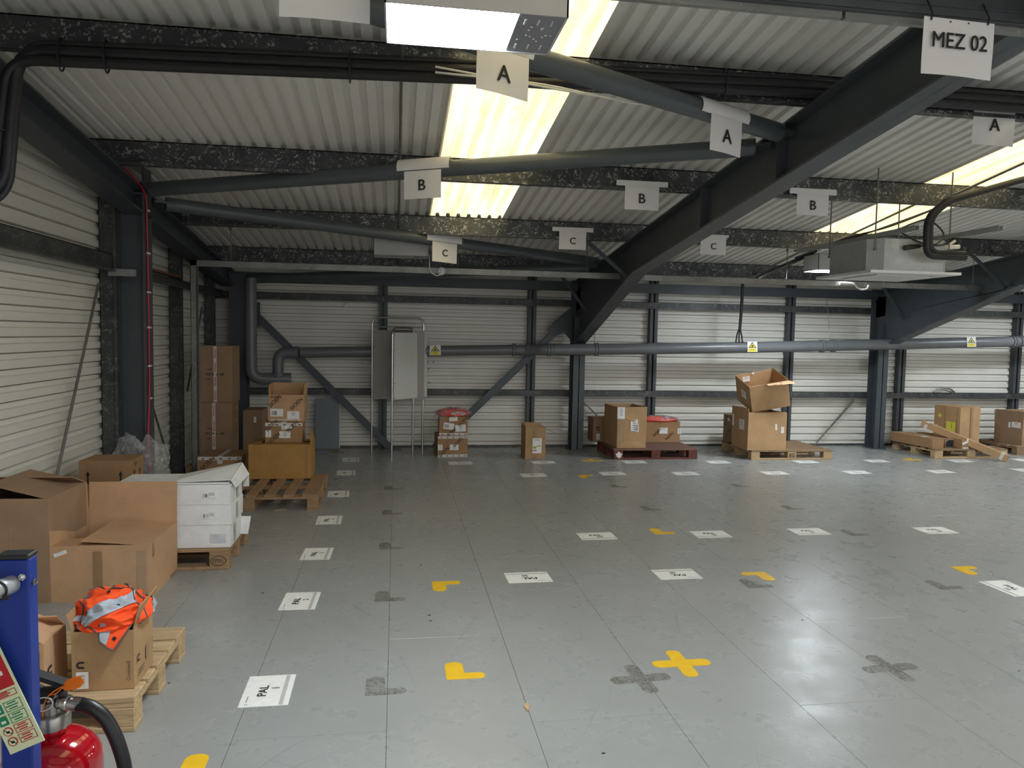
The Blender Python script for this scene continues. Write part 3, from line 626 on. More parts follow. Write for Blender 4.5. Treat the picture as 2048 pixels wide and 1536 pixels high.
# ---- hanging signs
def sign(label, letter, c, xd, w=.297, h=.21, ch=.078, mt=PAPER, strip=None, tube_r=None, bold=.015, dz=0.0, tz=None, width=None):
    """c = middle of the sheet's top edge, xd = its reading direction"""
    c = Vector(c); xd = Vector(xd).normalized(); hx = Vector((xd.x, xd.y, 0)).normalized(); n = hx.cross(Vector((0, 0, 1)))   # towards the reader
    t = thing('hanging_sign', label, 'sign', c, 'white paper aisle signs hung under the roof')
    rows = 9; cols = 9; pts = []
    for i in range(rows):
        row = []
        for j in range(cols):
            u, v = j / (cols - 1) - .5, i / (rows - 1)
            row.append(c + xd * u * w - Vector((0, 0, 1)) * v * h + n * (.006 * math.sin(u * 5 + v * 2) * v))
        pts.append(row)
    mb = MB(); mb.grid(pts); o = mb.build('sheet', mt, t, fix=False)
    if letter: text(o, letter, c - Vector((0, 0, 1)) * (tz if tz else h * .52) + n * .008, xd, (0, 0, 1), ch, INK, bold=bold, width=width)
    if strip:
        sw, sh = strip; pts = []
        for i in range(7):
            a = i / 6; row = []
            for j in range(2):
                u = (j - .5) * sw
                if tube_r: ang = R(100) - a * R(135); off = n * (math.cos(ang) * (tube_r + .004) - tube_r) + Vector((0, 0, 1)) * math.sin(ang) * (tube_r + .004)
                else: off = n * .002 + Vector((0, 0, 1)) * (sh * (1 - a))
                row.append(c + xd * u + off + Vector((0, 0, 1)) * (.04 if tube_r else 0))
            pts.append(row)
        mb = MB(); mb.grid(pts); mb.build('tape_strip', mt, t, fix=False)
    return t
def on_tube(a, b, x, r=.06):
    a, b = Vector(a), Vector(b); f = (x - a.x) / (b.x - a.x); p = a + (b - a) * f; d = (b - a).normalized()
    if d.x < 0: d = -d
    hx = Vector((d.x, d.y, 0)).normalized(); n = hx.cross(Vector((0, 0, 1))); return p + n * (r + .004) - Vector((0, 0, .035)), d
TA = ((-2.09, 6.82, 2.79), (2.47, 4.91, 2.94)); TB = ((2.47, 4.63, 2.953), (-2.05, 2.74, 3.16)); TC = ((-2.04, 7.0, 2.71), (2.47, 9.06, 2.535))
c, d = on_tube(*TB, .485); sign('white paper sign reading A hung just right of the lit lamp', 'A', c, d, strip=(.36, .06), tube_r=.06)
c, d = on_tube(*TB, 1.925); sign('white paper sign reading A beside the main rafter', 'A', c, d, w=.262, strip=(.40, .06), tube_r=.06)
sign('glossy laminated sign reading A half hidden by black pipes at the right edge', 'A', (3.755, 4.355, 3.10), (1, 0, 0), ch=.075, mt=LAMI, h=.215, tz=.088)
c, d = on_tube(*TA, .212); sign('white paper sign reading B on the brace tube under the left rooflight', 'B', c + Vector((0, 0, .02)), d, strip=(.42, .06), tube_r=.06)
sign('white paper sign reading B taped to a purlin left of the main rafter', 'B', (2.035, 6.16, 2.888), (1, 0, 0), h=.195, strip=(.45, .045))
sign('laminated sign reading B taped to a purlin right of the main rafter', 'B', (3.585, 6.16, 2.893), (1, 0, 0), h=.18, mt=LAMI, strip=(.44, .05))
c, d = on_tube(*TC, .48); sign('white paper sign reading C in front of the unlit lamp', 'C', c + Vector((0, 0, .015)), d, ch=.07, strip=(.42, .06), tube_r=.06)
sign('white paper sign reading C taped to a purlin left of the main rafter', 'C', (1.868, 7.955, 2.742), (1, 0, 0), h=.19, ch=.068, strip=(.45, .045))
sign('white paper sign reading C taped to a purlin right of the main rafter', 'C', (3.465, 7.955, 2.742), (1, 0, 0), h=.19, ch=.068, strip=(.35, .03))
t = sign('white sign reading MEZ 02 tied to the overhead tray at the top right', 'MEZ 02', (2.152, 2.70, 2.873), (1, 0, -.02), h=.215, w=.305, ch=.058, bold=.016, tz=.085, width=.235)
for xs in (2.03, 2.275):
    mb = MB(); mb.tube([(xs - .002, 2.696, 2.862), (xs, 2.695, 2.89), (xs, 2.73, 2.955)], .0035, 6); mb.build('cable_tie', BLACK, t)
mb = MB()
for xs in (2.112, 2.19): mb.lathe([(.0035, 0), (0, .0012)], (xs, 2.697, 2.862), (0, -1, 0), 8)
mb.build('punched_hole', INK, t)
sign('white sheet seen from below at the top edge, left of the lit lamp', None, (-.245, 2.66, 2.875), (1, 0, 0), mt=LAMI)

# ---- cassette air conditioner on its rails
ac = thing('cassette_unit', 'galvanised cassette air conditioner with white fascia hanging at the right', 'air conditioner', (4.37, 6.25, 2.22))
mb = MB(); x0, x1, y0, y1 = 3.946, 4.797, 5.83, 6.67
def frame_xy(mb, ax0, ax1, ay0, ay1, bx0, bx1, by0, by1, z0, z1):
    mb.box(ax0, ax1, ay0, by0, z0, z1); mb.box(ax0, ax1, by1, ay1, z0, z1); mb.box(ax0, bx0, by0, by1, z0, z1); mb.box(bx1, ax1, by0, by1, z0, z1)
frame_xy(mb, x0, x1, y0, y1, x0 + .13, x1 - .13, y0 + .13, y1 - .13, 2.205, 2.228); mb.build('fascia', WPLAS, ac)
mb = MB(); mb.bbox(x0 + .17, x1 - .17, y0 + .17, y1 - .17, 2.198, 2.215, b=.004); mb.build('intake_grille', WPLAS, ac)
for a in ((x0 + .13, x1 - .13, y0 + .135, y0 + .168), (x0 + .13, x1 - .13, y1 - .168, y1 - .135), (x0 + .135, x0 + .168, y0 + .13, y1 - .13), (x1 - .168, x1 - .135, y0 + .13, y1 - .13)):
    box_part('air_slot', DARK, ac, *a, 2.214, 2.220)
mb = MB(); g = .10; X0, X1, Y0, Y1 = 3.99, 4.75, 5.87, 6.62
mb.prism([(X0 + g, Y0), (X1 - g, Y0), (X1, Y0 + g), (X1, Y1 - g), (X1 - g, Y1), (X0 + g, Y1), (X0, Y1 - g), (X0, Y0 + g)], 2.226, 2.50); mb.build('casing', ACM, ac)
for (a, b, c_) in ((4.1, 5.49, 7.28), (4.71, 5.33, 6.7)):
    mb = MB(); mb.box(a - .02, a - .017, b, c_, 2.52, 2.555); mb.box(a + .017, a + .02, b, c_, 2.52, 2.555); mb.box(a - .02, a + .02, b, c_, 2.553, 2.556); mb.build('support_rail', ACM, ac)
for a, b in ((4.02, 5.9), (4.02, 6.58), (4.72, 5.9), (4.72, 6.58)):
    mb = MB(); mb.tube([(a, b, 2.40), (a, b, roofz(b) - .01)], .006, 6); mb.lathe([(.014, 0), (.014, .015), (0, .015)], (a, b, 2.40), n=8); mb.build('threaded_rod', ROD, ac)
mb = MB(); mb.tube([(4.70, 5.94, 2.45), (4.84, 5.93, 2.46)], .02, 10); mb.tube([(4.74, 5.93, 2.47), (4.80, 5.93, 2.51)], .012, 8); mb.build('valve', WCABLE, ac)
mb = MB(); mb.tube([(4.25, 5.84, 2.42), (4.38, 5.82, 2.44)], .022, 10); mb.build('cable_gland', BLACK, ac)
ap = thing('insulated_pipe', 'thick black insulated pipe bending down in front of the cassette unit', 'pipe', (4.5, 5.7, 2.5))
for dx, r in ((0, .028), (.032, .022)):
    mb = MB(); mb.tube(bend_path([(6.4, 5.72 + dx * .4, 3.26), (5.25, 5.72 + dx * .4, 3.02), (4.52 + dx, 5.72, 2.80), (4.36 + dx, 5.72, 2.66), (4.37 + dx, 5.72, 2.345 + dx), (4.75, 5.74, 2.345 + dx)], .09, 7), r, 12); mb.build('pipe', INSUL, ap)
for i, pts in enumerate(([(5.05, 6.3, 2.92), (4.9, 6.9, 2.80), (4.6, 7.4, 2.66), (4.40, 7.9, 2.62)], [(5.02, 6.35, 2.90), (4.85, 6.9, 2.77), (4.66, 7.3, 2.70), (4.3, 7.7, 2.52)],
                         [(4.38, 5.82, 2.44), (4.52, 5.80, 2.46), (4.62, 5.85, 2.56), (4.55, 5.95, 2.68), (4.38, 5.95, 2.64), (4.25, 5.9, 2.58)], [(4.25, 5.9, 2.56), (4.42, 5.85, 2.47), (4.62, 5.85, 2.46), (4.75, 5.85, 2.55)])):
    mb = MB(); mb.tube(smooth_path(pts, 8), .008, 6); mb.build('power_cable', BLACK, ac)
bc = thing('black_conduit', 'short black conduit rising from the hung channel behind the cassette unit', 'pipe', (4.9, 8.75, 2.4))
mb = MB(); mb.tube(smooth_path([(4.36, 8.7, 2.36), (4.5, 8.75, 2.43), (5.0, 8.80, 2.65), (5.2, 8.82, 2.75)], 6), .025, 10); mb.build('conduit', INSUL, bc)
pl = thing('ceiling_rose', 'round white fitting on a looped white cable below the left C sign', 'electrical fitting', (.492, 8.44, 2.31))
mb = MB(); mb.lathe([(0, .03), (.025, .028), (.042, .018), (.045, 0), (.03, 0)], (.492, 8.448, 2.318), (0, -1, 0), 20); mb.build('cover', WPLAS, pl)
mb = MB(); mb.tube(smooth_path([(.36, 8.4, 2.50), (.355, 8.36, 2.40), (.37, 8.36, 2.31), (.43, 8.38, 2.265), (.48, 8.41, 2.28), (.492, 8.42, 2.31)], 7), .007, 7); mb.build('cable', WCABLE, pl)
mb = MB(); mb.tube(smooth_path([(.33, 8.3, 2.66), (.335, 8.3, 2.72), (.365, 8.3, 2.735), (.405, 8.3, 2.71), (.415, 8.3, 2.65)], 7), .007, 7); mb.build('cable_loop', WCABLE, pl)
pg = thing('white_flex', 'short white cable drooping under the hung channel by the cassette unit', 'cable', (5.35, 8.42, 2.28))
mb = MB(); mb.tube(smooth_path([(5.38, 8.43, 2.318), (5.48, 8.425, 2.317), (5.53, 8.42, 2.275), (5.59, 8.42, 2.252), (5.66, 8.42, 2.27), (5.68, 8.425, 2.31)], 7), .011, 8); mb.build('flex', WCABLE, pg)
mb = MB(); mb.tube([(5.30, 8.43, 2.318), (5.42, 8.43, 2.318)], .018, 10); mb.build('plug', WPLAS, pg)

# ================================================================== FLOOR MARKINGS
def floor_label(word, num, x, y, rot, desc, faint=False):
    """A4 sheet stuck to the floor; rot = direction its text reads (deg from +x)"""
    t = thing('floor_label', desc, 'floor label', (x, y, 0), 'white pallet location labels on the floor')
    a = R(rot); xd = Vector((math.cos(a), math.sin(a), 0)); yd = Vector((-math.sin(a), math.cos(a), 0)); c = Vector((x, y, 0))
    q = [c + xd * u * .1485 + yd * v * .105 for u, v in ((-1, -1), (1, -1), (1, 1), (-1, 1))]
    mb = MB(); mb.hexa([p + Vector((0, 0, .0002)) for p in q], [p + Vector((0, 0, .0012)) for p in q]); root, t = t, mb.build('sheet', FLAB, t)
    P = lambda u, v: c + xd * u + yd * v + Vector((0, 0, .0012))
    text(t, word, P(-.005, .022), xd, yd, .038, INK, bold=.035, width=.100, gap=.0005)
    text(t, num, P(.018, -.03), xd, yd,   .033, INK, bold=.025, gap=.0005, width=.019 * len(num) if len(num) > 1 else None)
    rect(t, 'grey_bar', P(0, -.072), xd, yd, .285, .018, GREYINK, gap=.0004, th=.0003)
    rect(t, 'header_line', P(-.08, .078), xd, yd, .055, .003, INK, gap=.0004, th=.0003)
    text(t, 'c', P(-.128, .075), xd, yd, .014, INK, bold=.03, gap=.0005)
    return root
for i, y in enumerate((3.415, 4.563, 5.542, 6.549, 7.613, 8.77, 9.689)):
    floor_label('PAL', str(i + 1), -.557, y, 90 + (.5, -1.5, -1.5, 1, 3, 4, 3)[i], 'white floor label reading PAL %d, %s of the left-hand row counted from the camera' % (i + 1, ('nearest', 'second', 'third', 'fourth', 'fifth', 'sixth', 'farthest')[i]))
for i, (x, y) in enumerate(((.812, 9.37), (1.881, 9.368), (3.084, 9.336), (4.216, 9.28), (5.441, 9.25), (6.493, 9.267), (7.72, 9.212), (8.77, 9.25))):
    floor_label('PAL', str(8 + i), x, y, 181, 'white floor label reading PAL %d %s' % (8 + i, ('in front of the taped carton pair', 'in front of the small upright carton', 'before the front edge of the red pallet', 'between the red pallet and the pine pallet', 'at the right front corner of the pine pallet', 'on the floor left of the right-hand column', 'in front of the leaning long carton', 'near the back wall, cut by the right edge')[i]))
for i, (x, y) in enumerate(((1.593, 8.504), (2.559, 8.555), (3.453, 8.502), (4.584, 8.474), (5.672, 8.467), (6.815, 8.45), (8.07, 8.49))):
    n = ('25A', '25', '24', '23', '22', '21', '20')[i]
    floor_label('PAL', n, x, y, 182, 'white floor label reading PAL %s, %s of the second row from the back wall' % (n, ('leftmost', 'second', 'third', 'fourth', 'fifth', 'sixth', 'rightmost')[i]))
for n, x, y, w_ in (('26A', 1.63, 5.837, 'leftmost'), ('26', 2.598, 5.812, 'second'), ('27', 3.484, 5.823, 'third'), ('28', 4.631, 5.766, 'rightmost')):
    floor_label('PAL', n, x, y, 0, 'white upright floor label reading PAL %s, %s of the middle row' % (n, w_))
for n, x, y, r, w_ in (('56', .89, 4.862, 181, 'upside down, left of its pair'), ('55', 1.921, 4.83, 180, 'upside down, right of its pair'), ('54', 4.05, 4.33, -88, 'turned sideways near the right edge')):
    floor_label('PAL', n, x, y, r, 'white floor label reading PAL %s %s' % (n, w_))

def round_poly(pts, r, n=5):
    out = []; N = len(pts)
    for i, p in enumerate(pts):
        p = Vector(p); a = (Vector(pts[i - 1]) - p); b = (Vector(pts[(i + 1) % N]) - p); rr = r[i] if isinstance(r, (list, tuple)) else r; d = min(rr, a.length * .49, b.length * .49)
        p0 = p + a.normalized() * d; p2 = p + b.normalized() * d
        out += [p0 * (1 - t) ** 2 + p * 2 * t * (1 - t) + p2 * t * t for t in [k / n for k in range(n + 1)]]
    return [(v.x, v.y) for v in out]
def ell(s=.185, a=.088, b=.062):                              # corner mark: one fat arm, one slim arm
    return round_poly([(0, 0), (s, 0), (s, b), (a, b), (a, s), (0, s)], [.012, .05, .05, .008, .05, .05])
def cross(s=.30, w=.075):
    h = s / 2; k = w / 2
    return round_poly([(-h, -k), (-k, -k), (-k, -h), (k, -h), (k, -k), (h, -k), (h, k), (k, k), (k, h), (-k, h), (-k, k), (-h, k)], [.036, .004, .036, .036, .004, .036, .036, .004, .036, .036, .004, .036])
def tee(s=.30, w=.07): 
    h = s / 2
    return round_poly([(-h, 0), (h, 0), (h, w), (w / 2, w), (w / 2, .19), (-w / 2, .19), (-w / 2, w), (-h, w)], [.034, .034, .034, .004, .034, .034, .004, .034])
def mark(name, label, cat, poly, x, y, rot, m, group, flip=(1, 1), z=.0015, parent=None):
    mb = MB(Matrix.Translation((x, y, 0)) @ Matrix.Rotation(R(rot), 4, 'Z')); pp = [(px * flip[0], py * flip[1]) for px, py in poly]
    if flip[0] * flip[1] < 0: pp = pp[::-1]
    if parent is not None:
        mb.add([(a, b, z) for a, b in pp], [tuple(range(len(pp)))]); return mb.build(name, m, parent, fix=False)
    o = mb; o.prism(pp, .0002, z); o = mb.build(name, m); sh = Vector((x, y, 0)); o.data.transform(Matrix.Translation(-sh)); o.location = sh
    o['label'] = label; o['category'] = cat; o['group'] = group; return o
GY = 'yellow corner and cross marks stuck to the floor'
mark('floor_mark', 'yellow L-shaped floor mark in front of the PAL 1 row, nearest the joint line', 'floor mark', ell(), .248, 3.425, 0, YEL, GY)
mark('floor_mark', 'yellow L-shaped floor mark level with the PAL 2 label', 'floor mark', ell(), .244, 4.835, 0, YEL, GY, (1, -1))
mark('floor_mark', 'yellow L-shaped floor mark between the PAL 26A and PAL 26 labels', 'floor mark', ell(), 2.13, 5.85, 0, YEL, GY)
mark('floor_mark', 'yellow L-shaped floor mark right of the PAL 55 label', 'floor mark', ell(), 2.56, 4.82, 0, YEL, GY, (-1, -1))
mark('floor_mark', 'yellow L-shaped floor mark just behind the PAL 54 label', 'floor mark', ell(), 3.99, 4.80, 0, YEL, GY, (1, -1))
mark('floor_mark', 'yellow cross floor mark in the foreground right of centre', 'floor mark', cross(), 1.424, 3.474, 0, YEL, GY)
mark('floor_mark', 'yellow floor mark cut off by the bottom edge beside the extinguisher hose', 'floor mark', ell(), -.775, 2.73, 0, YEL, GY)
mark('floor_mark', 'yellow L-shaped floor mark between the PAL 25A and PAL 25 labels', 'floor mark', ell(), 2.11, 8.475, 0, YEL, GY, (1, -1))
mark('floor_mark', 'yellow T-shaped floor mark left of the red pallet', 'floor mark', tee(), 2.555, 9.42, 0, YEL, GY)
mark('floor_mark', 'yellow T-shaped floor mark in front of the leaning cardboard tubes', 'floor mark', tee(), 7.09, 9.30, 0, YEL, GY)
mark('floor_mark', 'dull yellow floor mark by the grey panel', 'floor mark', ell(), -.85, 10.22, 0, mat('dull_yellow_vinyl', (0.33, 0.23, 0.06), .6, 0, .3, 30), GY)  # darker, more mottled yellow than the other floor marks
for x, y, f in ((-.125, 3.31, (1, 1)), (-.115, 4.50, (1, 1)), (-.115, 5.61, (1, 1)), (-.11, 6.70, (1, 1)), (-.11, 7.79, (1, 1)), (2.29, 4.50, (1, 1)), (3.77, 5.66, (1, 1)), (3.56, 4.35, (1, 1)), (3.73, 6.6, (1, 1)), (3.7, 7.68, (1, 1)), (2.32, 7.74, (1, 1)), (2.32, 6.68, (1, 1))):
    mark('adhesive_ghost', '', '', ell(), x, y, 0, RESID, '', f, .0006, floor)
for x, y in ((1.165, 3.335), (2.445, 3.305)): mark('adhesive_ghost', '', '', cross(), x, y, 4, RESID, '', (1, 1), .0006, floor)
rnd = random.Random(11); mb = MB()
for i in range(70):                                              # screw heads and specks of litter
    x, y = rnd.uniform(-1.5, 6.5), rnd.uniform(2.2, 9.8); r = rnd.uniform(.003, .007)
    mb.prism([(x + r * math.cos(a) * 1.4, y + r * math.sin(a)) for a in [k * PI / 3 for k in range(6)]], 0, .0012)
mb.build('floor_speck', INK, floor, kind='stuff')
def scrap(label, x, y, rz, pts, m):
    o = MB(Matrix.Translation((x, y, 0)) @ Matrix.Rotation(rz, 4, 'Z')); o.prism(pts, .001, .006); o = o.build('wood_scrap', m); sh = Vector((x, y, 0)); o.data.transform(Matrix.Translation(-sh)); o.location = sh
    o['label'] = label; o['category'] = 'scrap'; return o
scrap('small wood splinter on the floor below the left yellow mark', .575, 3.12, 1.4, [(-.04, -.008), (.02, -.014), (.045, 0), (.01, .012)], WOODN)
scrap('wood chip on the floor before the pallet with the big brown carton', -1.03, 6.96, .2, [(-.05, -.02), (.0, -.015), (.055, -.025), (.03, .02), (-.03, .012)], WOODN)

# ================================================================== PALLETS
def pallet(label, x, y, rz=0.0, L=1.2, W=.8, H=.144, mtop=WOODO, mblk=None, boards=(.145, .10, .145, .10, .145), along='x', stamp=None, name='pallet'):
    """corner-blocked pallet, (x,y) its front left corner; deck boards run along x (or y)"""
    mblk = mblk or mtop
    t = thing(name, label, 'pallet', (x, y, 0), 'wooden pallets'); t.rotation_euler.z = rz
    A, B = (L, W) if along == 'x' else (W, L)                    # A = board length, B = across the boards
    def part(nm, m, a0, a1, b0, b1, z0, z1, bv=.003):
        o = (cbox(nm, m, t, a0, a1, b0, b1, z0, z1, b=bv) if along == 'x' else cbox(nm, m, t, b0, b1, a0, a1, z0, z1, b=bv)); return o
    gap = (B - sum(boards)) / (len(boards) - 1); b = 0
    for w in boards: part('deck_board', mtop, 0, A, b, b + w, H - .022, H); b += w + gap
    ws = .125
    for a in (0, A / 2 - ws / 2, A - ws):
        part('stringer_board', mblk, a, a + ws, .002, B - .002, H - .044, H - .022)
        for bb in (0, B / 2 - .05, B - .10): part('block', mblk, a + .001, a + ws - .001, bb + .001, bb + .099, .022, H - .044)
    for bb in (0, B / 2 - .05, B - .10): part('bottom_board', mblk, 0, A, bb, bb + .10, 0, .022)
    return t
p = pallet('pale new wooden pallet under the two small printed cartons in the foreground', -2.22, 3.113, 0, 1.195, .735, mtop=WOODN)
p = pallet('stamped wooden pallet under the stack of long white cartons', -2.25, 5.225, 0, 1.14, .70, mtop=WOODO)
def stamp_oval(par, c, w, h):
    mb = MB(); mb.tube([Vector(c) + Vector((math.cos(a) * w, -.0006, math.sin(a) * h)) for a in [k * 2 * PI / 28 for k in range(29)]], .0022, 5, cap=False); mb.build('stamp_ring', BRINK, par)
    text(par, 'EPAL', Vector(c), (1, 0, 0), (0, 0, 1), h * .95, BRINK, bold=.0, width=w * 1.45)
stamp_oval(p, (-1.175, 5.2255, .062), .05, .032)
p = pallet('weathered wooden pallet with slatted deck under the big golden-brown carton', -1.90, 6.93, 0, 1.21, 1.0, mtop=WOODO, boards=(.13, .09, .13, .09, .09, .09, .145), along='y')
pallet('low wooden pallet under the fragile-taped cartons in the far left corner', -2.235, 8.46, 0, .66, .72, .14, mtop=WOODO, boards=(.13, .12, .12, .12, .13))
p = pallet('red-painted pallet under the tall open carton by the middle column', 2.865, 9.53, 0, 1.165, .83, .14, mtop=WOODRT, mblk=WOODR, boards=(.145,) * 5 + (.10,))
mb = MB()
mb.add([(2.935 + .04 * (1 + .25 * math.sin(5 * a)) * math.cos(a), 9.5285, .062 + .038 * (1 + .2 * math.sin(4 * a + 1)) * math.sin(a)) for a in [k * 2 * PI / 22 for k in range(22)]], [tuple(range(22))]); mb.build('torn_paper', LAB, p, fix=False)
text(p, 'PP', (3.448, 9.530, .06), (1, 0, 0), (0, 0, 1), .028, BRINK, bold=.02)
text(p, 'AA', (3.965, 9.530, .07), (1, 0, 0), (0, 0, 1), .018, BRINK, bold=.02)
p = pallet('plain pine pallet under the crushed tilted carton', 4.745, 9.41, 0, 1.18, .94, .13, mtop=WOODG, mblk=WOODN, boards=(.145,) * 5)
text(p, 'EG', (5.335, 9.409, .06), (1, 0, 0), (0, 0, 1), .05, BRINK, bold=.03)
pallet('pale pallet under the long flat cartons at the right', 7.50, 9.42, 0, 1.15, .93, .13, mtop=WOODG, mblk=WOODN)
pallet('dark pallet under the open carton at the right edge', 9.02, 9.66, 0, 1.2, .8, .13, mtop=WOODG)

# ================================================================== CARTONS
class Box:
    """cardboard carton; local frame: x in [-w/2,w/2], y in [-d/2,d/2] (front = -d/2), z in [0,h]; part transforms baked into the meshes"""
    def __init__(s, name, label, base, w, d, h, rz=0.0, m=CARD_T, top='closed', flaps=(), th=.006, rot=None, group='cardboard cartons', seam='x', tape=None, jitter=.004, seed=1, cat='box', fill=None):
        s.w, s.d, s.h = w, d, h
        s.M = Matrix.Translation(base) @ (rot if rot is not None else Matrix.Rotation(rz, 4, 'Z'))
        s.t = thing(name, label, cat, base, group)
        rr = random.Random(seed); X, Y = w / 2, d / 2
        J = lambda: rr.uniform(-jitter, jitter)
        lo = [Vector((-X, -Y, 0)), Vector((X, -Y, 0)), Vector((X, Y, 0)), Vector((-X, Y, 0))]
        hi = [p + Vector((J(), J(), h + J() * .6)) for p in lo]; s.lo, s.hi = lo, hi
        mb = MB(s.M); ctr = Vector((0, 0, 0))
        inn = lambda p, z: Vector((p.x - math.copysign(th, p.x), p.y - math.copysign(th, p.y), z))
        if top == 'closed':
            mb.hexa(lo, hi); mb.build('body', m, s.t)
            g = .0015
            if seam == 'x':
                for sg in (-1, 1):
                    f = MB(s.M); y0, y1 = sorted((sg * Y, sg * g)); f.box(-X + .001, X - .001, y0, y1, h, h + .005); f.build('flap', m, s.t)
            else:
                for sg in (-1, 1):
                    f = MB(s.M); x0, x1 = sorted((sg * X, sg * g)); f.box(x0, x1, -Y + .001, Y - .001, h, h + .005); f.build('flap', m, s.t)
            if tape:
                f = MB(s.M); tw = .025
                if seam == 'x': f.box(-X - .001, X + .001, -tw, tw, h + .0045, h + .0058); f.box(-X - .0015, -X, -tw, tw, h - .07, h + .0058); f.box(X, X + .0015, -tw, tw, h - .07, h + .0058)
                else: f.box(-tw, tw, -Y - .001, Y + .001, h + .0045, h + .0058); f.box(-tw, tw, -Y - .0015, -Y, h - .07, h + .0058); f.box(-tw, tw, Y, Y + .0015, h - .07, h + .0058)
                f.build('tape', tape, s.t)
        else:
            for i in range(4):
                a, b = lo[i], lo[(i + 1) % 4]; c, e = hi[(i + 1) % 4], hi[i]
                mb.hexa([a, b, c, e], [inn(a, 0), inn(b, 0), inn(c, c.z), inn(e, e.z)])
            mb.hexa(lo, [p + Vector((0, 0, th)) for p in lo]); mb.build('body', m, s.t)
            if fill: f = MB(s.M); f.box(-X + th + .002, X - th - .002, -Y + th + .002, Y - th - .002, h * fill - .01, h * fill); f.build('inner_flap', m, s.t)
        for side, ln, ang, *k in flaps: s.flap(side, ln, ang, m, *k)
    def flap(s, side, ln, ang, m, in0=0.0, in1=0.0, th=.005, curl=0.0):
        X, Y, h = s.w / 2, s.d / 2, s.h; a = R(ang)
        hi = s.hi
        (p, q, out) = {'f': (hi[0], hi[1], Vector((0, -1, 0))), 'b': (hi[2], hi[3], Vector((0, 1, 0))), 'l': (hi[3], hi[0], Vector((-1, 0, 0))), 'r': (hi[1], hi[2], Vector((1, 0, 0)))}[side]
        up = out * math.sin(a) + Vector((0, 0, 1)) * math.cos(a); n = out * math.cos(a) - Vector((0, 0, 1)) * math.sin(a)
        mb = MB(s.M); d = (q - p).normalized(); rows = 4; A = []
        for i in range(rows + 1):
            f = i / rows; bow = n * (curl * math.sin(f * PI / 2) * ln)
            A.append((p + d * (in0 * f + .002) + up * ln * f + bow, q - d * (in1 * f + .002) + up * ln * f + bow))
        for i in range(rows):
            a0, b0 = A[i]; a1, b1 = A[i + 1]; mb.hexa([a0, b0, b1, a1], [a0 - n * th, b0 - n * th, b1 - n * th, a1 - n * th])
        return mb.build('flap', m, s.t)
    def face(s, f, u, v):                                       # point, reading x, reading y on a face; u,v from the face centre
        X, Y, h = s.w / 2, s.d / 2, s.h
        P = {'f': (Vector((u, -Y - .0045, h / 2 + v)), (1, 0, 0), (0, 0, 1)), 'r': (Vector((X + .0045, u, h / 2 + v)), (0, 1, 0), (0, 0, 1)),
             'l': (Vector((-X - .0045, -u, h / 2 + v)), (0, -1, 0), (0, 0, 1)), 't': (Vector((u, v, h + .0062)), (1, 0, 0), (0, 1, 0)), 'b': (Vector((u, Y - .022, h + v)), (1, 0, 0), (0, 0, 1))}[f]
        r3 = s.M.to_3x3(); return s.M @ P[0], r3 @ Vector(P[1]), r3 @ Vector(P[2])
    def sticker(s, f, u, v, w, h, rot=0, lines=3, bar=True, m=LAB, name='sticker', seed=0):
        c, xd, yd = s.face(f, u, v); a = R(rot); x2 = xd * math.cos(a) + yd * math.sin(a); y2 = yd * math.cos(a) - xd * math.sin(a)
        so_ = rect(s.t, name, c, x2, y2, w, h, m, gap=.0006, th=.0006)
        rr = random.Random(seed + int(u * 1000)); mb = MB(); n = x2.cross(y2)
        def bx(cx, cy, ww, hh):
            q = [c + x2 * (cx + i * ww / 2) + y2 * (cy + j * hh / 2) + n * .0012 for i, j in ((-1, -1), (1, -1), (1, 1), (-1, 1))]; mb.add(q, [(0, 1, 2, 3)])
        if bar == 'v':
            yy = -h * .38
            for i in range(11): ww = rr.choice((.010, .018, .03)) * h; bx(w * .02, yy, w * .34, ww); yy += h * .072
        elif bar:
            xx = -w * .40
            for i in range(12): ww = rr.choice((.008, .014, .024)) * w; bx(xx, -h * .05, ww, h * .55); xx += w * .035
        for i in range(lines): bx((.22 if bar is True else 0) * w + rr.uniform(-.04, .04) * w, h * (.34 - .17 * i), w * rr.uniform(.25, .45), h * .045)
        if mb.v: mb.build('print', BRINK, so_, fix=False)
    def word(s, tx, f, u, v, h, rot=0, m=BRINK, bold=.02, width=None):
        c, xd, yd = s.face(f, u, v); a = R(rot); text(s.t, tx, c, xd * math.cos(a) + yd * math.sin(a), yd * math.cos(a) - xd * math.sin(a), h, m, bold=bold, width=width)
    def strip(s, f, u, v, w, h, m, name='tape'):
        c, xd, yd = s.face(f, u, v); return rect(s.t, name, c, xd, yd, w, h, m, gap=.0004, th=.0005)
    def arrow(s, f, u, v, h):
        c, xd, yd = s.face(f, u, v); n = xd.cross(yd); k = h; mb = MB()
        mb.add([c + xd * a * k + yd * b * k + n * .001 for a, b in ((-.10, -1), (.10, -1), (.10, .35), (.30, .35), (0, 1), (-.30, .35), (-.10, .35))], [tuple(range(7))]); mb.build('arrow', INK, s.t, fix=False)

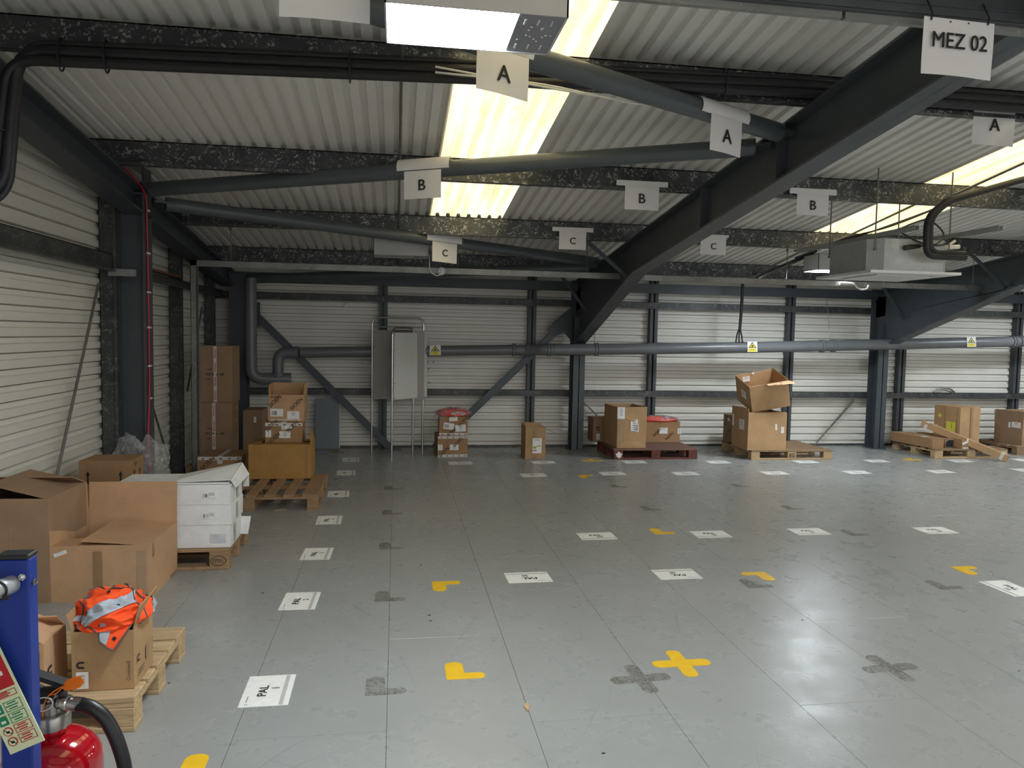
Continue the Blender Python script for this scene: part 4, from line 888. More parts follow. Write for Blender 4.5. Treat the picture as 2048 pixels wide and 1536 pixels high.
# --- foreground: two printed cartons on the near pallet
def horseshoe(b, f, u, v, r, rot=0):
    c, xd, yd = b.face(f, u, v); a = R(rot); x2 = xd * math.cos(a) + yd * math.sin(a); y2 = yd * math.cos(a) - xd * math.sin(a); n = x2.cross(y2); mb = MB(); N = 14; o = []
    pts = [(1.0, 1.0)] + [(-0.05 - math.sin(t) * 1.0 * .95, math.cos(t)) for t in [k * PI / N for k in range(N + 1)]] + [(1.0, -1.0)]
    inn = [(1.0, .46)] + [(-.05 - math.sin(t) * .44, math.cos(t) * .46) for t in [k * PI / N for k in range(N + 1)]] + [(1.0, -.46)]
    vs = [c + x2 * p * r + y2 * q * r + n * .001 for p, q in pts] + [c + x2 * p * r + y2 * q * r + n * .001 for p, q in inn]; L = len(pts)
    mb.add(vs, [(i, i + 1, L + i + 1, L + i) for i in range(L - 1)]); mb.build('emblem', INK, b.t, fix=False)
b = Box('cardboard_box', 'small open carton in the foreground overflowing with an orange vest', (-1.167, 3.31, .146), .235, .245, .246, .0, CARD_K, 'open', (('r', .10, 14), ('l', .075, 16), ('b', .06, 20)), seed=3)
horseshoe(b, 'f', -.085, -.014, .015); b.sticker('f', -.078, -.077, .047, .070, bar='v', lines=0); b.word('Cromwell', 'f', .098, -.045, .015, 90, BRINK, .0, .080)
horseshoe(b, 'r', -.08, -.012, .015); b.word('Cromwell', 'r', .10, -.02, .010, 90, BRINK, .0, .06)
for i in range(3): b.strip('r', -.055 + i * .006, -.085 + i * .010, .075, .0022, BRINK, 'print')
b.strip('r', .03, -.03, .035, .06, card('darker_kraft', (.37, .245, .14)), 'worn_patch')
b = Box('cardboard_box', 'worn printed carton standing left of the open orange vest carton', (-1.535, 3.235, .146), .34, .22, .222, .0, CARD_P, 'open', (('l', .17, -78, .02, .02), ('b', .10, -50), ('r', .15, -62, .02, .02), ('f', .11, -86)), seed=5, fill=.75)
horseshoe(b, 'r', -.065, -.01, .018, 0)
for u, v, w_, h_ in ((.127, .0, .004, .17), (.06, .085, .13, .005)): b.strip('f', u + .03, v, w_, h_, INK, 'print_border')
b.word('lever', 'f', .135, -.04, .014, 90, INK, .02)
mb = MB(b.M); mb.add([(.13 + .014 * math.cos(a) * (1 + .2 * math.sin(3 * a)), -.1153, .15 + .035 * math.sin(a)) for a in [k * 2 * PI / 18 for k in range(18)]], [tuple(range(18))]); mb.build('torn_hole', DARK, b.t, fix=False)

# --- the big open cartons by the left wall
b = Box('cardboard_box', 'very large open carton with two flaps standing up, near the left wall', (-1.715, 4.945, 0), .55, .545, .338, -.02, CARD_P, 'open', (('l', .27, 2), ('b', .272, 4), ('r', .385, -86, .01, .03), ('f', .22, -93)), th=.007, seed=9)
b.sticker('f', -.215, .125, .075, .022, 20, lines=1, bar=False); b.strip('f', -.01, .01, .05, .25, TAPE); b.strip('r', -.20, .12, .035, .09, TAPE)
b.strip('f', .235, -.02, .05, .31, card('creased_peach', (.44, .295, .18)), 'crease')
b.strip('r', .19, -.155, .12, .018, TAPE)
b = Box('cardboard_box', 'tall dull carton with a lid flap askew, against the left wall', (-2.212, 4.93, 0), .455, .50, .622, -.03, CARD_D, 'open', (('b', .20, -70), ('r', .345, -76, .02, .0), ('l', .14, -60)), th=.007, seed=12, fill=.88)
b.strip('f', -.09, .10, .004, .33, CARD_P, 'crease'); b.strip('f', .02, -.05, .003, .4, CARD_P, 'crease')
b = Box('cardboard_box', 'small brown carton printed with black up arrows behind the big open carton', (-2.125, 6.05, 0), .355, .29, .632, -.03, CARD_B, 'closed', tape=None, seed=13)
for u in (-.115, .115): b.arrow('f', u, .195, .050)
for u in (-.06, .05): b.arrow('r', u, .20, .045)
b.word('THIS WAY UP', 't', 0, -.10, .014, 0, INK); b.word('UP', 'r', -.04, .28, .022, 12, INK)
def film_blob(name, label, c, sx, sy, sz, seed, m=FILM, cat='plastic sheet'):
    t = thing(name, label, cat, c); c = Vector(c); rr = Vector((seed * 3.1, seed * 1.7, 0)); pts = []
    for i in range(22):
        row = []; th = i / 21 * PI * .62
        for j in range(33):
            ph = j / 32 * 2 * PI; d = Vector((math.sin(th) * math.cos(ph), math.sin(th) * math.sin(ph), math.cos(th)))
            k = 1 + .32 * noise.noise(d * 2.6 + rr) + .13 * noise.noise(d * 8 + rr); row.append(c + Vector((d.x * sx * k, d.y * sy * k, max(0.0, (d.z + .15)) * sz * k)))
        pts.append(row)
    mb = MB(); mb.grid(pts); mb.build('film', m, t, fix=False); return t
film_blob('plastic_wrap', 'crumpled clear plastic wrap hanging behind the arrow-printed carton', (-2.02, 6.32, .42), .22, .12, .28, 2)

# --- long white cartons
def wbox(label, base, w, d, h, **k): return Box('white_carton', label, base, w, d, h, m=CARD_W, jitter=.003, group='long white cartons stacked on the stamped pallet', **k)
b = b0 = wbox('long white carton at the bottom of the stack on the stamped pallet', (-1.48, 5.43, .147), .76, .36, .148, seed=2)
b.strip('f', .30, -.01, .10, .06, mat('pale_blue_scuff', (.62, .64, .66), .5), 'stain')
mb = MB(b.M); mb.add([(.04 + .025 * math.cos(a) - .05, -.1815, .055 + .03 * math.sin(a) * (1 + .3 * math.cos(2 * a))) for a in [k * 2 * PI / 14 for k in range(14)]], [tuple(range(14))]); mb.build('dirty_smear', BRINK, b.t, fix=False)
b.strip('r', -.05, .0, .06, .12, GREYINK, 'print')
b = wbox('long white carton in the middle of the stack on the stamped pallet', (-1.475, 5.44, .302), .765, .37, .130, seed=4); b.sticker('f', .235, .0, .09, .045, 0, lines=3, bar=True); b.strip('r', -.02, 0, .05, .11, GREYINK, 'print')
b = wbox('long white carton near the top of the stack, under the open one', (-1.48, 5.45, .439), .76, .37, .130, rz=-.01, seed=6); b.sticker('f', .24, .0, .09, .045, 0, lines=3, bar=True); b.strip('r', .02, 0, .05, .11, GREYINK, 'print')
t = thing('white_carton', 'white carton lying open on top of the stack with its lid raised', 'box', (-1.46, 5.45, .571), 'long white cartons stacked on the stamped pallet')
def plate(nm, q, th, par=None, m=CARD_W):
    q = [Vector(p) for p in q]; n = (q[1] - q[0]).cross(q[3] - q[0]).normalized() * th; mb = MB(); mb.hexa(q, [p + n for p in q]); return mb.build(nm, m, par or t)
plate('base', [(-1.84, 5.275, .577), (-1.115, 5.272, .577), (-1.115, 5.63, .577), (-1.84, 5.63, .577)], .008)
plate('lid', [(-1.50, 5.29, .586), (-1.11, 5.285, .600), (-1.10, 5.63, .660), (-1.50, 5.63, .578)], .005)
plate('end_flap', [(-1.108, 5.288, .602), (-1.075, 5.30, .545), (-1.050, 5.63, .575), (-1.098, 5.632, .660)], .005)
plate('side_flap', [(-1.098, 5.632, .645), (-1.052, 5.633, .57), (-1.058, 5.67, .48), (-1.098, 5.67, .48)], .005)
t = b0.t
plate('flap', [(-1.135, 5.59, .150), (-1.045, 5.57, .152), (-1.03, 5.60, .275), (-1.13, 5.61, .275)], .005)

# --- far left group
def printed(b, spots, hgt=.045, rot=45):
    for f, u, v in spots: b.word('SIOEN', f, u, v, hgt, rot, BRINK, .01)
def edge_tape(b, edges):
    """white tape with dark dots along the carton's front edges"""
    for e in edges:
        v = b.h / 2 - .016 if e == 't' else -b.h / 2 + .016
        tp = b.strip('f', 0, v, b.w * .99, .032, WTAPE, 'tape')
        n = 5; mb = MB()
        for i in range(n):
            c, xd, yd = b.face('f', (-.5 + (i + .6) / n) * b.w, v + .002); nn = xd.cross(yd); r = .011
            mb.add([c + xd * r * 1.3 * math.cos(a) + yd * r * math.sin(a) + nn * .001 for a in [PI + k * PI / 6 for k in range(7)]], [tuple(range(7))])
        mb.build('tape_print', INK, tp, fix=False)
b = Box('cardboard_box', 'word-printed carton sealed with dotted white tape, low behind the white cartons', (-1.755, 8.13, 0), .43, .44, .335, -.01, CARD_B, 'closed', seam='y', tape=WTAPE, seed=14)
edge_tape(b, 't'); printed(b, (('f', -.12, .10), ('f', .16, .08))); b.sticker('f', -.10, -.04, .16, .09, lines=4, bar=False); b.strip('f', 0, .12, .05, .05, WTAPE); b.sticker('r', .1, .03, .05, .12, lines=2, bar=False)
def fragile(b, u, n=4):
    b.strip('f', u, 0, .035, b.h, WTAPE, 'fragile_tape')
    for i in range(n): b.word('FRAGILE', 'f', u, (-.5 + (i + .5) / n) * b.h, .022, 90, REDINK, .02, b.h / n * .66)
    b.word('TC4 x 10', 'f', -.02, .0, .024, 0, INK, .04, .19)
    b.strip('f', -.075, .055, .06, .008, BRINK, 'print'); b.strip('f', -.08, -.055, .045, .008, BRINK, 'print')
b = Box('cardboard_box', 'fragile-taped carton at the bottom of the far left stack', (-1.955, 8.83, .142), .33, .42, .675, .05, CARD_D, 'closed', seed=15); fragile(b, -.03)
b.word('TC4 x 10', 'r', -.03, .02, .022, 8, INK, .03, .16); b.strip('r', -.1, .08, .05, .007, BRINK, 'print'); b.strip('r', -.11, -.04, .04, .007, BRINK, 'print')
mb = MB(b.M); mb.add([(.1705, .03 + .035 * math.cos(a), .55 + .05 * math.sin(a) * (1 + .3 * math.cos(3 * a))) for a in [k * 2 * PI / 14 for k in range(14)]], [tuple(range(14))]); mb.build('torn_patch', CARD_B, b.t, fix=False)
for v_, w_ in ((.26, .07), (.12, .04)): b.strip('r', .03, v_, w_, .02, LAB, 'torn_label')
b = Box('cardboard_box', 'fragile-taped carton on top of the far left stack', (-1.942, 8.81, .824), .335, .34, .617, -.03, CARD_D, 'closed', seed=16); fragile(b, -.015)
mb = MB(b.M); mb.box(.168, .172, -.06, .02, .48, .60); mb.build('torn_flap', CARD_B, b.t)
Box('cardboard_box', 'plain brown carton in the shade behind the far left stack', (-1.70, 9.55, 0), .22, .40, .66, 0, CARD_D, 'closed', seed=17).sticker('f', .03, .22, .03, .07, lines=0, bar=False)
b = Box('cardboard_box', 'big golden-brown carton with a raised side flap on the slatted pallet', (-1.135, 7.885, .146), .60, .40, .345, .0, CARD_O, 'open', (('r', .15, 0, .0, .28), ('b', .16, -88), ('f', .17, -89), ('l', .12, -80)), seed=18)
b.strip('f', -.10, .08, .003, .14, CARD_P, 'crease'); b.strip('f', .265, 0, .03, .32, card('creased_golden', (.38, .215, .085)), 'crease')
b = Box('cardboard_box', 'word-printed carton sealed with dotted tape, middle of the stack on the slatted pallet', (-1.115, 7.95, .497), .365, .32, .20, .02, CARD_B, 'closed', seam='y', tape=WTAPE, seed=19)
edge_tape(b, 't'); printed(b, (('f', .08, .06), ('f', -.10, -.06), ('f', -.12, .075)), .038); b.sticker('f', -.15, -.01, .055, .07, lines=0, bar='v'); b.sticker('f', .01, -.02, .11, .07, lines=4, bar=False); b.sticker('f', .045, .055, .07, .03, 6, lines=0, bar=False)
b = Box('cardboard_box', 'word-printed open carton on top of the stack on the slatted pallet', (-1.10, 8.02, .705), .345, .36, .27, .02, CARD_P, 'open', (('b', .10, 0), ('r', .11, 3, 0, .02), ('l', .10, 0, 0, .0)), seed=20)
printed(b, (('f', -.11, .07), ('f', .10, .045)), .040); b.word('SIOEN', 'f', -.11, .115, .022, -3); b.sticker('f', -.09, -.045, .125, .078, lines=0, bar=True, seed=3); b.sticker('f', .07, -.07, .12, .078, lines=3, bar=False)
b.strip('f', 0, -.118, .3, .012, WTAPE); 
for u, v in ((-.08, .12), (.06, .08), (-.08, -.06), (.05, -.06)): b.word('SIOEN', 'r', u, v, .03, 62, BRINK, .01)
gp = thing('panel', 'blue-grey board standing on the floor against the back wall', 'panel', (-.91, 10.57, 0))
mb = MB(); mb.bbox(-1.09, -.755, 10.555, 10.575, .002, .705, b=.003); mb.build('board', GPANEL, gp)
mb = MB(); mb.box(-.765, -.757, 10.552, 10.556, .01, .70); mb.build('edge_strip', WPLAS, gp)

# --- whiteboards on tubular stands
def whiteboard(label, a, b_, top, cross_z, bz0, bz1, wext, m, warp=0.0, th=.012):
    a, b_ = Vector((*a, 0)), Vector((*b_, 0)); t = thing('display_stand', label, 'display board', (a + b_) / 2, 'tubular display stands by the back wall'); d = (b_ - a).normalized(); n = d.cross(Vector((0, 0, 1))); Z = Vector((0, 0, 1)); rr = .013
    mb = MB(); mb.tube(bend_path([a, a + Z * top, b_ + Z * top, b_], .10, 8), rr, 12); mb.build('hoop_frame', CHROME, t)
    mb = MB(); mb.tube([a + Z * cross_z, b_ + Z * cross_z], .009, 10); mb.build('crossbar', CHROME, t)
    p = a + d * .015 + n * .018; q = a + d * wext + n * .018; pts = []
    for i in range(7):
        row = []; f = i / 6
        for j in range(7):
            g = j / 6; row.append(p + (q - p) * g + Z * (bz0 + (bz1 - bz0) * f) + n * (warp * math.sin(g * 3 + f * 2)) + Z * (warp * 1.2 * math.sin(g * PI) * (f - .3)))
        pts.append(row)
    mb = MB(); mb.grid(pts); back = [[v - n * th for v in r] for r in pts]; mb.grid([r[::-1] for r in back])
    edge = [pts[0], back[0]], [back[-1], pts[-1]], [[r[0] for r in back], [r[0] for r in pts]], [[r[-1] for r in pts], [r[-1] for r in back]]
    for e in edge: mb.grid([list(e[0]), list(e[1])])
    bo = mb.build('board', m, t)
    for f in (.02, .25, .5, .75, .97):
        mb = MB(); c = p + d * .012 + Z * (bz0 + (bz1 - bz0) * f) + n * .004; mb.lathe([(.007, 0), (.006, .003), (0, .004)], c, n, 8); mb.build('fixing_screw', INK, bo)
    return t
whiteboard('rear grey display board on a tall tubular stand by the back wall', (-.315, 10.23), (.365, 10.14), 1.825, 1.70, .733, 1.657, .70, WBACK)
whiteboard('front white display board on a shorter tubular stand, turned aside', (-.045, 9.77), (.232, 10.10), 1.69, 1.655, .76, 1.625, .71, WBOARD, .006)

# --- middle of the back wall
b = Box('cardboard_box', 'word-printed carton with dotted tape at the bottom of the pair by the display boards', (.742, 10.06, 0), .395, .42, .275, .05, CARD_B, 'closed', tape=WTAPE, seed=21)
edge_tape(b, 'tb'); printed(b, (('f', .07, .06), ('f', -.12, -.07)), .042); b.sticker('f', -.165, -.01, .06, .075, lines=0, bar='v'); b.sticker('f', .02, -.01, .115, .075, lines=4, bar=False)
b = Box('cardboard_box', 'word-printed carton with two stickers on top of the pair by the display boards', (.765, 10.06, .283), .375, .38, .245, -.03, CARD_B, 'closed', tape=WTAPE, seed=22)
edge_tape(b, 'b'); printed(b, (('f', .12, .06), ('f', -.03, -.085)), .038); b.sticker('f', -.06, .0, .14, .085, -8, lines=0, bar=True); b.sticker('f', .095, -.025, .14, .09, 3, lines=4, bar=False); b.sticker('f', .0, .095, .11, .055, 4, lines=1, bar=False)
b = Box('cardboard_box', 'small upright open carton with a colourful label standing alone by the back wall', (1.825, 9.80, 0), .272, .29, .405, .03, CARD_K, 'open', (('r', .16, 118, 0, .02), ('b', .035, 0), ('l', .03, 10), ('f', .13, -60, .0, .14)), seed=23)
b.strip('f', 0, .14, .045, .12, TAPE); b.strip('f', 0, -.18, .045, .045, TAPE)
b.sticker('f', .02, -.03, .125, .20, lines=0, bar=False)
b.word('RUBBER', 'f', .018, .047, .012, 0, INK, .05, .09); 
for i in range(3): b.strip('f', .018, .025 - i * .012, .085 - .01 * i, .004, BRINK, 'print')
c, xd, yd = b.face('f', -.01, -.052); mb = MB(); n = xd.cross(yd); mb.add([c + xd * math.cos(a) * .028 + yd * math.sin(a) * (.02 + .006 * math.sin(3 * a)) + n * .0015 for a in [k * 2 * PI / 16 for k in range(16)]], [tuple(range(16))]); mb.build('green_print', GRNINK, b.t, fix=False)
for u, v, w_, h_ in ((.045, -.033, .05, .010), (-.012, -.093, .058, .011)): 
    c, xd, yd = b.face('f', u, v); rect(b.t, 'red_print', c, xd, yd, w_, h_, REDINK, gap=.0016, th=.0003)

# --- red pallet
b = Box('cardboard_box', 'tall open carton with dented front on the red pallet', (3.115, 9.89, .142), .415, .52, .55, .06, CARD_T, 'open', (), th=.006, seed=24, jitter=.006)
b.sticker('f', -.155, .195, .105, .155, lines=4, bar=False); b.sticker('f', .035, .03, .105, .16, 2, lines=5, bar=False); b.sticker('f', .075, -.01, .05, .10, 0, lines=3, bar=False)
mb = MB(b.M); mb.hexa([(-.20, -.27, .0), (.20, -.285, -.0), (.12, -.263, .085), (-.12, -.263, .085)], [(-.20, -.262, .0), (.20, -.262, 0), (.12, -.261, .085), (-.12, -.261, .085)]); mb.build('crushed_fold', CARD_T, b.t)
mb = MB(b.M); mb.hexa([(-.10, -.264, .40), (.0, -.268, .355), (.12, -.264, .40), (.0, -.262, .41)], [(-.10, -.261, .40), (.0, -.261, .355), (.12, -.261, .40), (.0, -.261, .41)]); mb.build('dent', CARD_T, b.t)
b.strip('f', -.15, -.02, .10, .5, card('creased_tan', (.44, .285, .16)), 'crease')
b = Box('cardboard_box', 'long low word-printed carton on the red pallet beside the tall open one', (3.72, 10.28, .142), .60, .26, .285, 0, CARD_B, 'closed', seed=25)
printed(b, (('f', -.04, .0), ('f', .14, -.055)), .038); b.sticker('f', .05, .02, .125, .085, lines=2, bar=False); b.sticker('f', .285, .015, .05, .08, lines=0, bar='v'); b.strip('r', 0, 0, .06, .26, WTAPE)
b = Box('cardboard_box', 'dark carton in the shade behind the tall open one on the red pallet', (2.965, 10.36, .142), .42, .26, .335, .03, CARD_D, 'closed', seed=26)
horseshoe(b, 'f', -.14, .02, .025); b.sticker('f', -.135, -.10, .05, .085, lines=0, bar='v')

# --- pine pallet with crushed carton
b = Box('cardboard_box', 'squat carton under the crushed tilted carton on the pine pallet', (4.965, 9.66, .132), .565, .46, .505, .03, CARD_T, 'open', (('b', .12, -80), ('f', .10, -88), ('l', .06, 4)), seed=27, jitter=.006)
b.sticker('f', .125, .06, .03, .085, 4, lines=0, bar=False); b.sticker('f', .22, .02, .042, .085, 0, lines=3, bar=False); b.sticker('l', .06, .08, .14, .14, 0, lines=3, bar=False); b.sticker('l', -.19, .12, .05, .16, 0, lines=0, bar=False)
shear = Matrix.Identity(4); shear[0][2] = -.20
rot = Matrix.Rotation(.06, 4, 'Z') @ Matrix.Rotation(R(-9), 4, 'Y') @ Matrix.Rotation(R(21), 4, 'X') @ shear
b = Box('cardboard_box', 'crushed open carton tilted on top of the squat carton', (5.02, 9.66, .755), .575, .40, .40, m=CARD_T, top='open', rot=rot, flaps=(('r', .02, 20),), seed=28, jitter=.012)
b.strip('f', .0, .10, .50, .012, CARD_P, 'crease'); b.sticker('b', -.13, -.085, .11, .085, 0, lines=2, bar=False); b.sticker('b', -.02, -.012, .035, .03, lines=0, bar=False); b.sticker('l', .02, .0, .12, .12, 0, lines=3, bar=False)
def tf(i, k):
    f = k / 16; x_ = -.06 + .35 * f; L = (.09 + .07 * f + .02 * noise.noise(Vector((f * 6, 0, 0))) + .012 * noise.noise(Vector((f * 23, 3, 0)))) * i / 4
    return (x_ + .02 * i / 4 * f, -.20 - L * .85, .40 + .03 * math.sin(i / 4 * 2) - L * .10)
mb = MB(b.M); mb.grid([[tf(i, k) for k in range(17)] for i in range(5)])
mb.build('torn_flap', CARD_P, b.t, fix=False)
c = b.M @ Vector((.14, -.26, .425)); r3 = b.M.to_3x3(); text(b.t, 'K', c, r3 @ Vector((1, 0, 0)), r3 @ Vector((0, .95, .3)), .04, INK, bold=.0, gap=.004)
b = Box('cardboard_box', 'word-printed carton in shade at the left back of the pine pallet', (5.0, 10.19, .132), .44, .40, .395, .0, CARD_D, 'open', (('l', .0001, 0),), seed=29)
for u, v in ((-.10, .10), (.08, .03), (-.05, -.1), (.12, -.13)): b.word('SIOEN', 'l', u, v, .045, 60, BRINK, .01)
b.sticker('l', -.02, .13, .08, .04, -10, lines=1, bar=False)

# --- right-hand pallets
def long_carton(label, a, b_, w, h, m, seed, open_end=False, tape=True):
    a, b_ = Vector(a), Vector(b_); y = (b_ - a); L = y.length; y.normalize(); x = y.cross(Vector((0, 0, 1))).normalized(); z = x.cross(y)
    rot = Matrix((x, y, z)).transposed().to_4x4(); mid = (a + b_) / 2
    b = Box('long_carton', label, mid, w, L, h, m=m, rot=rot, seam='y', tape=None, seed=seed, group='long flat cartons on the right pallet', jitter=.003)
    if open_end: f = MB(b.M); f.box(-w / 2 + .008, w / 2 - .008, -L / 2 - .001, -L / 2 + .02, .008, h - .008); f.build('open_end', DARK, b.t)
    if tape:
        for s_ in (-1, 1):
            f = MB(b.M); e = .0015; yy = s_ * (L / 2 - .07); f.box(-w / 2 - e, w / 2 + e, yy - .02, yy + .02, -e, h + .007); f.build('tape', WTAPE, b.t)
    return b
b = long_carton('long flat brown carton at the left of the right pallet', (7.60, 9.50, .132), (7.53, 10.33, .132), .19, .13, CARD_B, 31, False, False); b.sticker('t', .02, -.15, .10, .08, lines=1, bar=False)
b = long_carton('long brown carton with a dark open end, second from the left on the right pallet', (7.845, 9.58, .132), (7.72, 10.36, .132), .15, .115, CARD_D, 32, True, False)
b = long_carton('short-ended long carton with torn white tape in the middle of the right pallet', (8.01, 9.47, .132), (7.93, 10.30, .132), .13, .125, CARD_B, 33, False, False)
b.sticker('f', -.01, .02, .10, .035, 20, lines=0, bar=False); b.sticker('f', .03, .055, .03, .05, 0, lines=0, bar=False); b.strip('f', -.0, -.055, .10, .02, LAB, 'torn_label')
long_carton('slim long carton leaning down to the floor off the right pallet', (8.36, 9.12, .004), (7.72, 10.02, .39), .085, .085, CARD_T, 34)
long_carton('slimmer long carton lying under the leaning one on the right pallet', (8.14, 9.52, .132), (8.02, 10.28, .132), .085, .07, CARD_B, 35, False, True)
b = Box('cardboard_box', 'square carton with a big yellow sticker on the right pallet', (8.33, 10.05, .132), .40, .44, .55, .20, CARD_T, 'closed', seed=36)
b.strip('f', .02, 0, .045, .55, TAPE); b.sticker('l', .07, -.045, .15, .20, -2, lines=0, bar=False, m=YLAB, name='yellow_sticker'); b.word('J', 'l', .08, -.01, .06, 0, INK, .0); b.word('hoch', 'l', .07, -.09, .025, 0, INK, .0)
for u in (-.035, .165): b.strip('l', u, 0, .012, .55, mat('olive_tape', (.34, .27, .08), .5), 'edge_tape')
b.sticker('l', -.12, .13, .05, .05, 45, lines=0, bar=False, m=YLAB); b.sticker('l', -.15, -.06, .02, .09, 8, lines=0, bar=False)
b = Box('cardboard_box', 'wide open carton on the dark pallet at the right edge', (9.42, 9.98, .132), .62, .46, .21, .12, CARD_D, 'open', (('l', .29, -2), ('f', .27, -4, .02, .02), ('b', .28, 4)), seed=37)
b.sticker('l', .13, .19, .15, .085, 0, lines=2, bar=False); b.sticker('l', .02, .18, .035, .08, 0, lines=0, bar=False)

# ================================================================== HI-VIS VESTS
def vest(label, c, rx, ry, h, seed, m, strips, pipes, snaps=(), drape=None, folds=1.0, n=150, bag=False, rim=.35):
    c = Vector(c); t = thing('hivis_vest', label, 'vest', c, 'folded high visibility vests'); so = Vector((seed * 7.3, seed * 2.9, 0))
    def S_(x, y, off=0.0):
        r = min(1.0, math.hypot(x, y)); th = r * R(118 if drape else 100); ph = math.atan2(y, x)
        d = Vector((math.sin(th) * math.cos(ph), math.sin(th) * math.sin(ph), math.cos(th)))
        q = d * 1.25 + so; rid = 0.0; amp = 1.0; fr = 1.3
        for o_ in range(2):
            rid += amp * 1.25 * (1 - abs(noise.noise(q * fr + Vector((o_ * 3.1, 1, 0)))) * 2.4); amp *= .5; fr *= 1.9
        k = 1 + folds * (.15 * (rid - .75) * (1 - .5 * r ** 3) + .14 * noise.noise(q * .8)) * min(1, r * 4 + .35)
        return c + Vector((d.x * rx * k, d.y * ry * k, (d.z * h if d.z > 0 else d.z * h * .55) * k + off)) + d * off
    pts = []
    for i in range(n // 2 + 1):
        r = i / (n // 2); pts.append([S_(r * math.cos(2 * PI * j / n), r * math.sin(2 * PI * j / n)) for j in range(n + 1)])
    mb = MB(); mb.grid(pts); mb.grid([pts[-1], [Vector((c.x + (p.x - c.x) * .7, c.y + (p.y - c.y) * .7, p.z - .01)) for p in pts[-1]]]); mb.build('fabric', m, t, fix=False)
    for a, b, w in strips:
        a, b = Vector(a), Vector(b); d = (b - a).normalized(); sd = Vector((-d.y, d.x)); rows = []
        for i in range(49):
            p = a + (b - a) * i / 48 + sd * .08 * math.sin(i / 48 * (b - a).length * 4); rows.append([S_(*(p + sd * w * (g / 6 - 1)), .0035) for g in range(13)])
        mb = MB(); mb.grid(rows); mb.build('reflective_strip', REFL, t, fix=False)
    for path in pipes:
        mb = MB(); pp = smooth_path([(x, y, 0) for x, y in path], 7); mb.tube([S_(p.x, p.y, .002) for p in pp], rx * .022, 6); mb.build('piping', PIPING, t)
    for x, y in snaps:
        p = S_(x, y, .003); mb = MB(); mb.lathe([(.0075, 0), (.007, .003), (.003, .004), (0, .004)], p, (S_(x + .05, y) - S_(x - .05, y)).cross(S_(x, y + .05) - S_(x, y - .05)), 12); mb.build('snap', INK, t)
    if drape:
        tl, trr, bl, br = [Vector(p) for p in drape]
        D = lambda u, v, o=0: (tl + (trr - tl) * u) * (1 - v) + (bl + (br - bl) * u) * v + Vector((0, -.010 * math.sin(v * 2.6) - .004 * math.sin(u * 5) - o, 0))
        mb = MB(); mb.grid([[D(u / 8, v / 8) for u in range(9)] for v in range(9)]); mb.build('front_panel', m, t, fix=False)
        mb = MB(); mb.grid([[D(.05 + u / 8 * .42, v / 8 * .9 - .0, .003) for u in range(9)] for v in range(9)]); mb.build('reflective_strip', REFL, t, fix=False)
        for path in ([(0, 0), (0, .5), (0, 1)], [(0, 1), (.5, 1), (1, 1)], [(1, 0), (1, .5), (1, 1)]):
            mb = MB(); mb.tube([D(u, v, .001) for u, v in path], .0034, 6); mb.build('piping', PIPING, t)
        for u, v in ((.72, .55),):
            mb = MB(); mb.lathe([(.008, 0), (.007, .003), (0, .004)], D(u, v, .003), (0, -1, .2), 12); mb.build('snap', INK, t)
    if bag:
        mb = MB(); mb.grid([[p + Vector(((p.x - c.x) * .12, (p.y - c.y) * .12, .012 + .01 * noise.noise(p * 40))) for p in r] for r in pts]); mb.build('clear_bag', FILM, t, fix=False)
    return t
vest('crumpled orange vest with silver bands spilling out of the foreground carton', (-1.165, 3.30, .415), .145, .135, .11, 3, HIVIS,
     [((.45, .30), (.98, .18), .13), ((-.95, .05), (-.55, .12), .11), ((.35, -.10), (-.30, -.62), .11), ((-.35, .7), (.1, .6), .08), ((-.62, -.35), (-.35, -.75), .05)],
     [[(-.55, .85), (-.5, .4), (-.15, .15), (-.45, -.2), (-.55, -.9)], [(.05, .95), (-.05, .5), (.15, .1), (.55, -.35), (.6, -.85)], [(-.1, .1), (.3, -.02), (.75, -.2)], [(-.95, .3), (-.55, .5), (-.6, .9)], [(.45, .75), (.2, .55), (.05, .25), (-.3, .05)], [(-.3, -.1), (-.42, -.5), (-.1, -.9)], [(.6, .1), (.85, -.1), (.7, -.6)]],
     [(.0, -.15), (.12, .12), (.2, -.35)], drape=((-1.185, 3.20, .425), (-1.06, 3.195, .41), (-1.165, 3.158, .36), (-1.115, 3.152, .322)), folds=1.0)
vest('folded orange vest in clear wrap on top of the carton pair by the display boards', (.765, 10.04, .545), .21, .17, .085, 5, HIVISR,
     [((-.8, .1), (-.3, .55), .16), ((.45, .5), (.75, -.1), .14), ((-.1, -.75), (.6, -.7), .10)], [[(-.9, -.3), (-.2, -.35), (.5, -.45), (.95, -.2)], [(-.2, .3), (.1, .0), (.1, -.3)]], bag=True, n=36, folds=.7)
vest('flat pile of orange vests in clear wrap on the long low printed carton', (3.72, 10.27, .445), .275, .14, .055, 8, HIVISR,
     [((-.75, -.6), (-.6, .3), .08), ((.3, -.7), (.4, .4), .08), ((.85, -.3), (.9, .3), .07)], [[(-.9, -.2), (-.3, .05), (.3, -.1), (.9, .0)], [(.2, -.6), (.5, -.3), (.8, -.4)]], bag=True, n=36, folds=.6)
film_blob('plastic_wrap', 'thin clear wrap hanging off the left of the carton pair by the display boards', (.60, 9.95, .49), .09, .09, .07, 6)

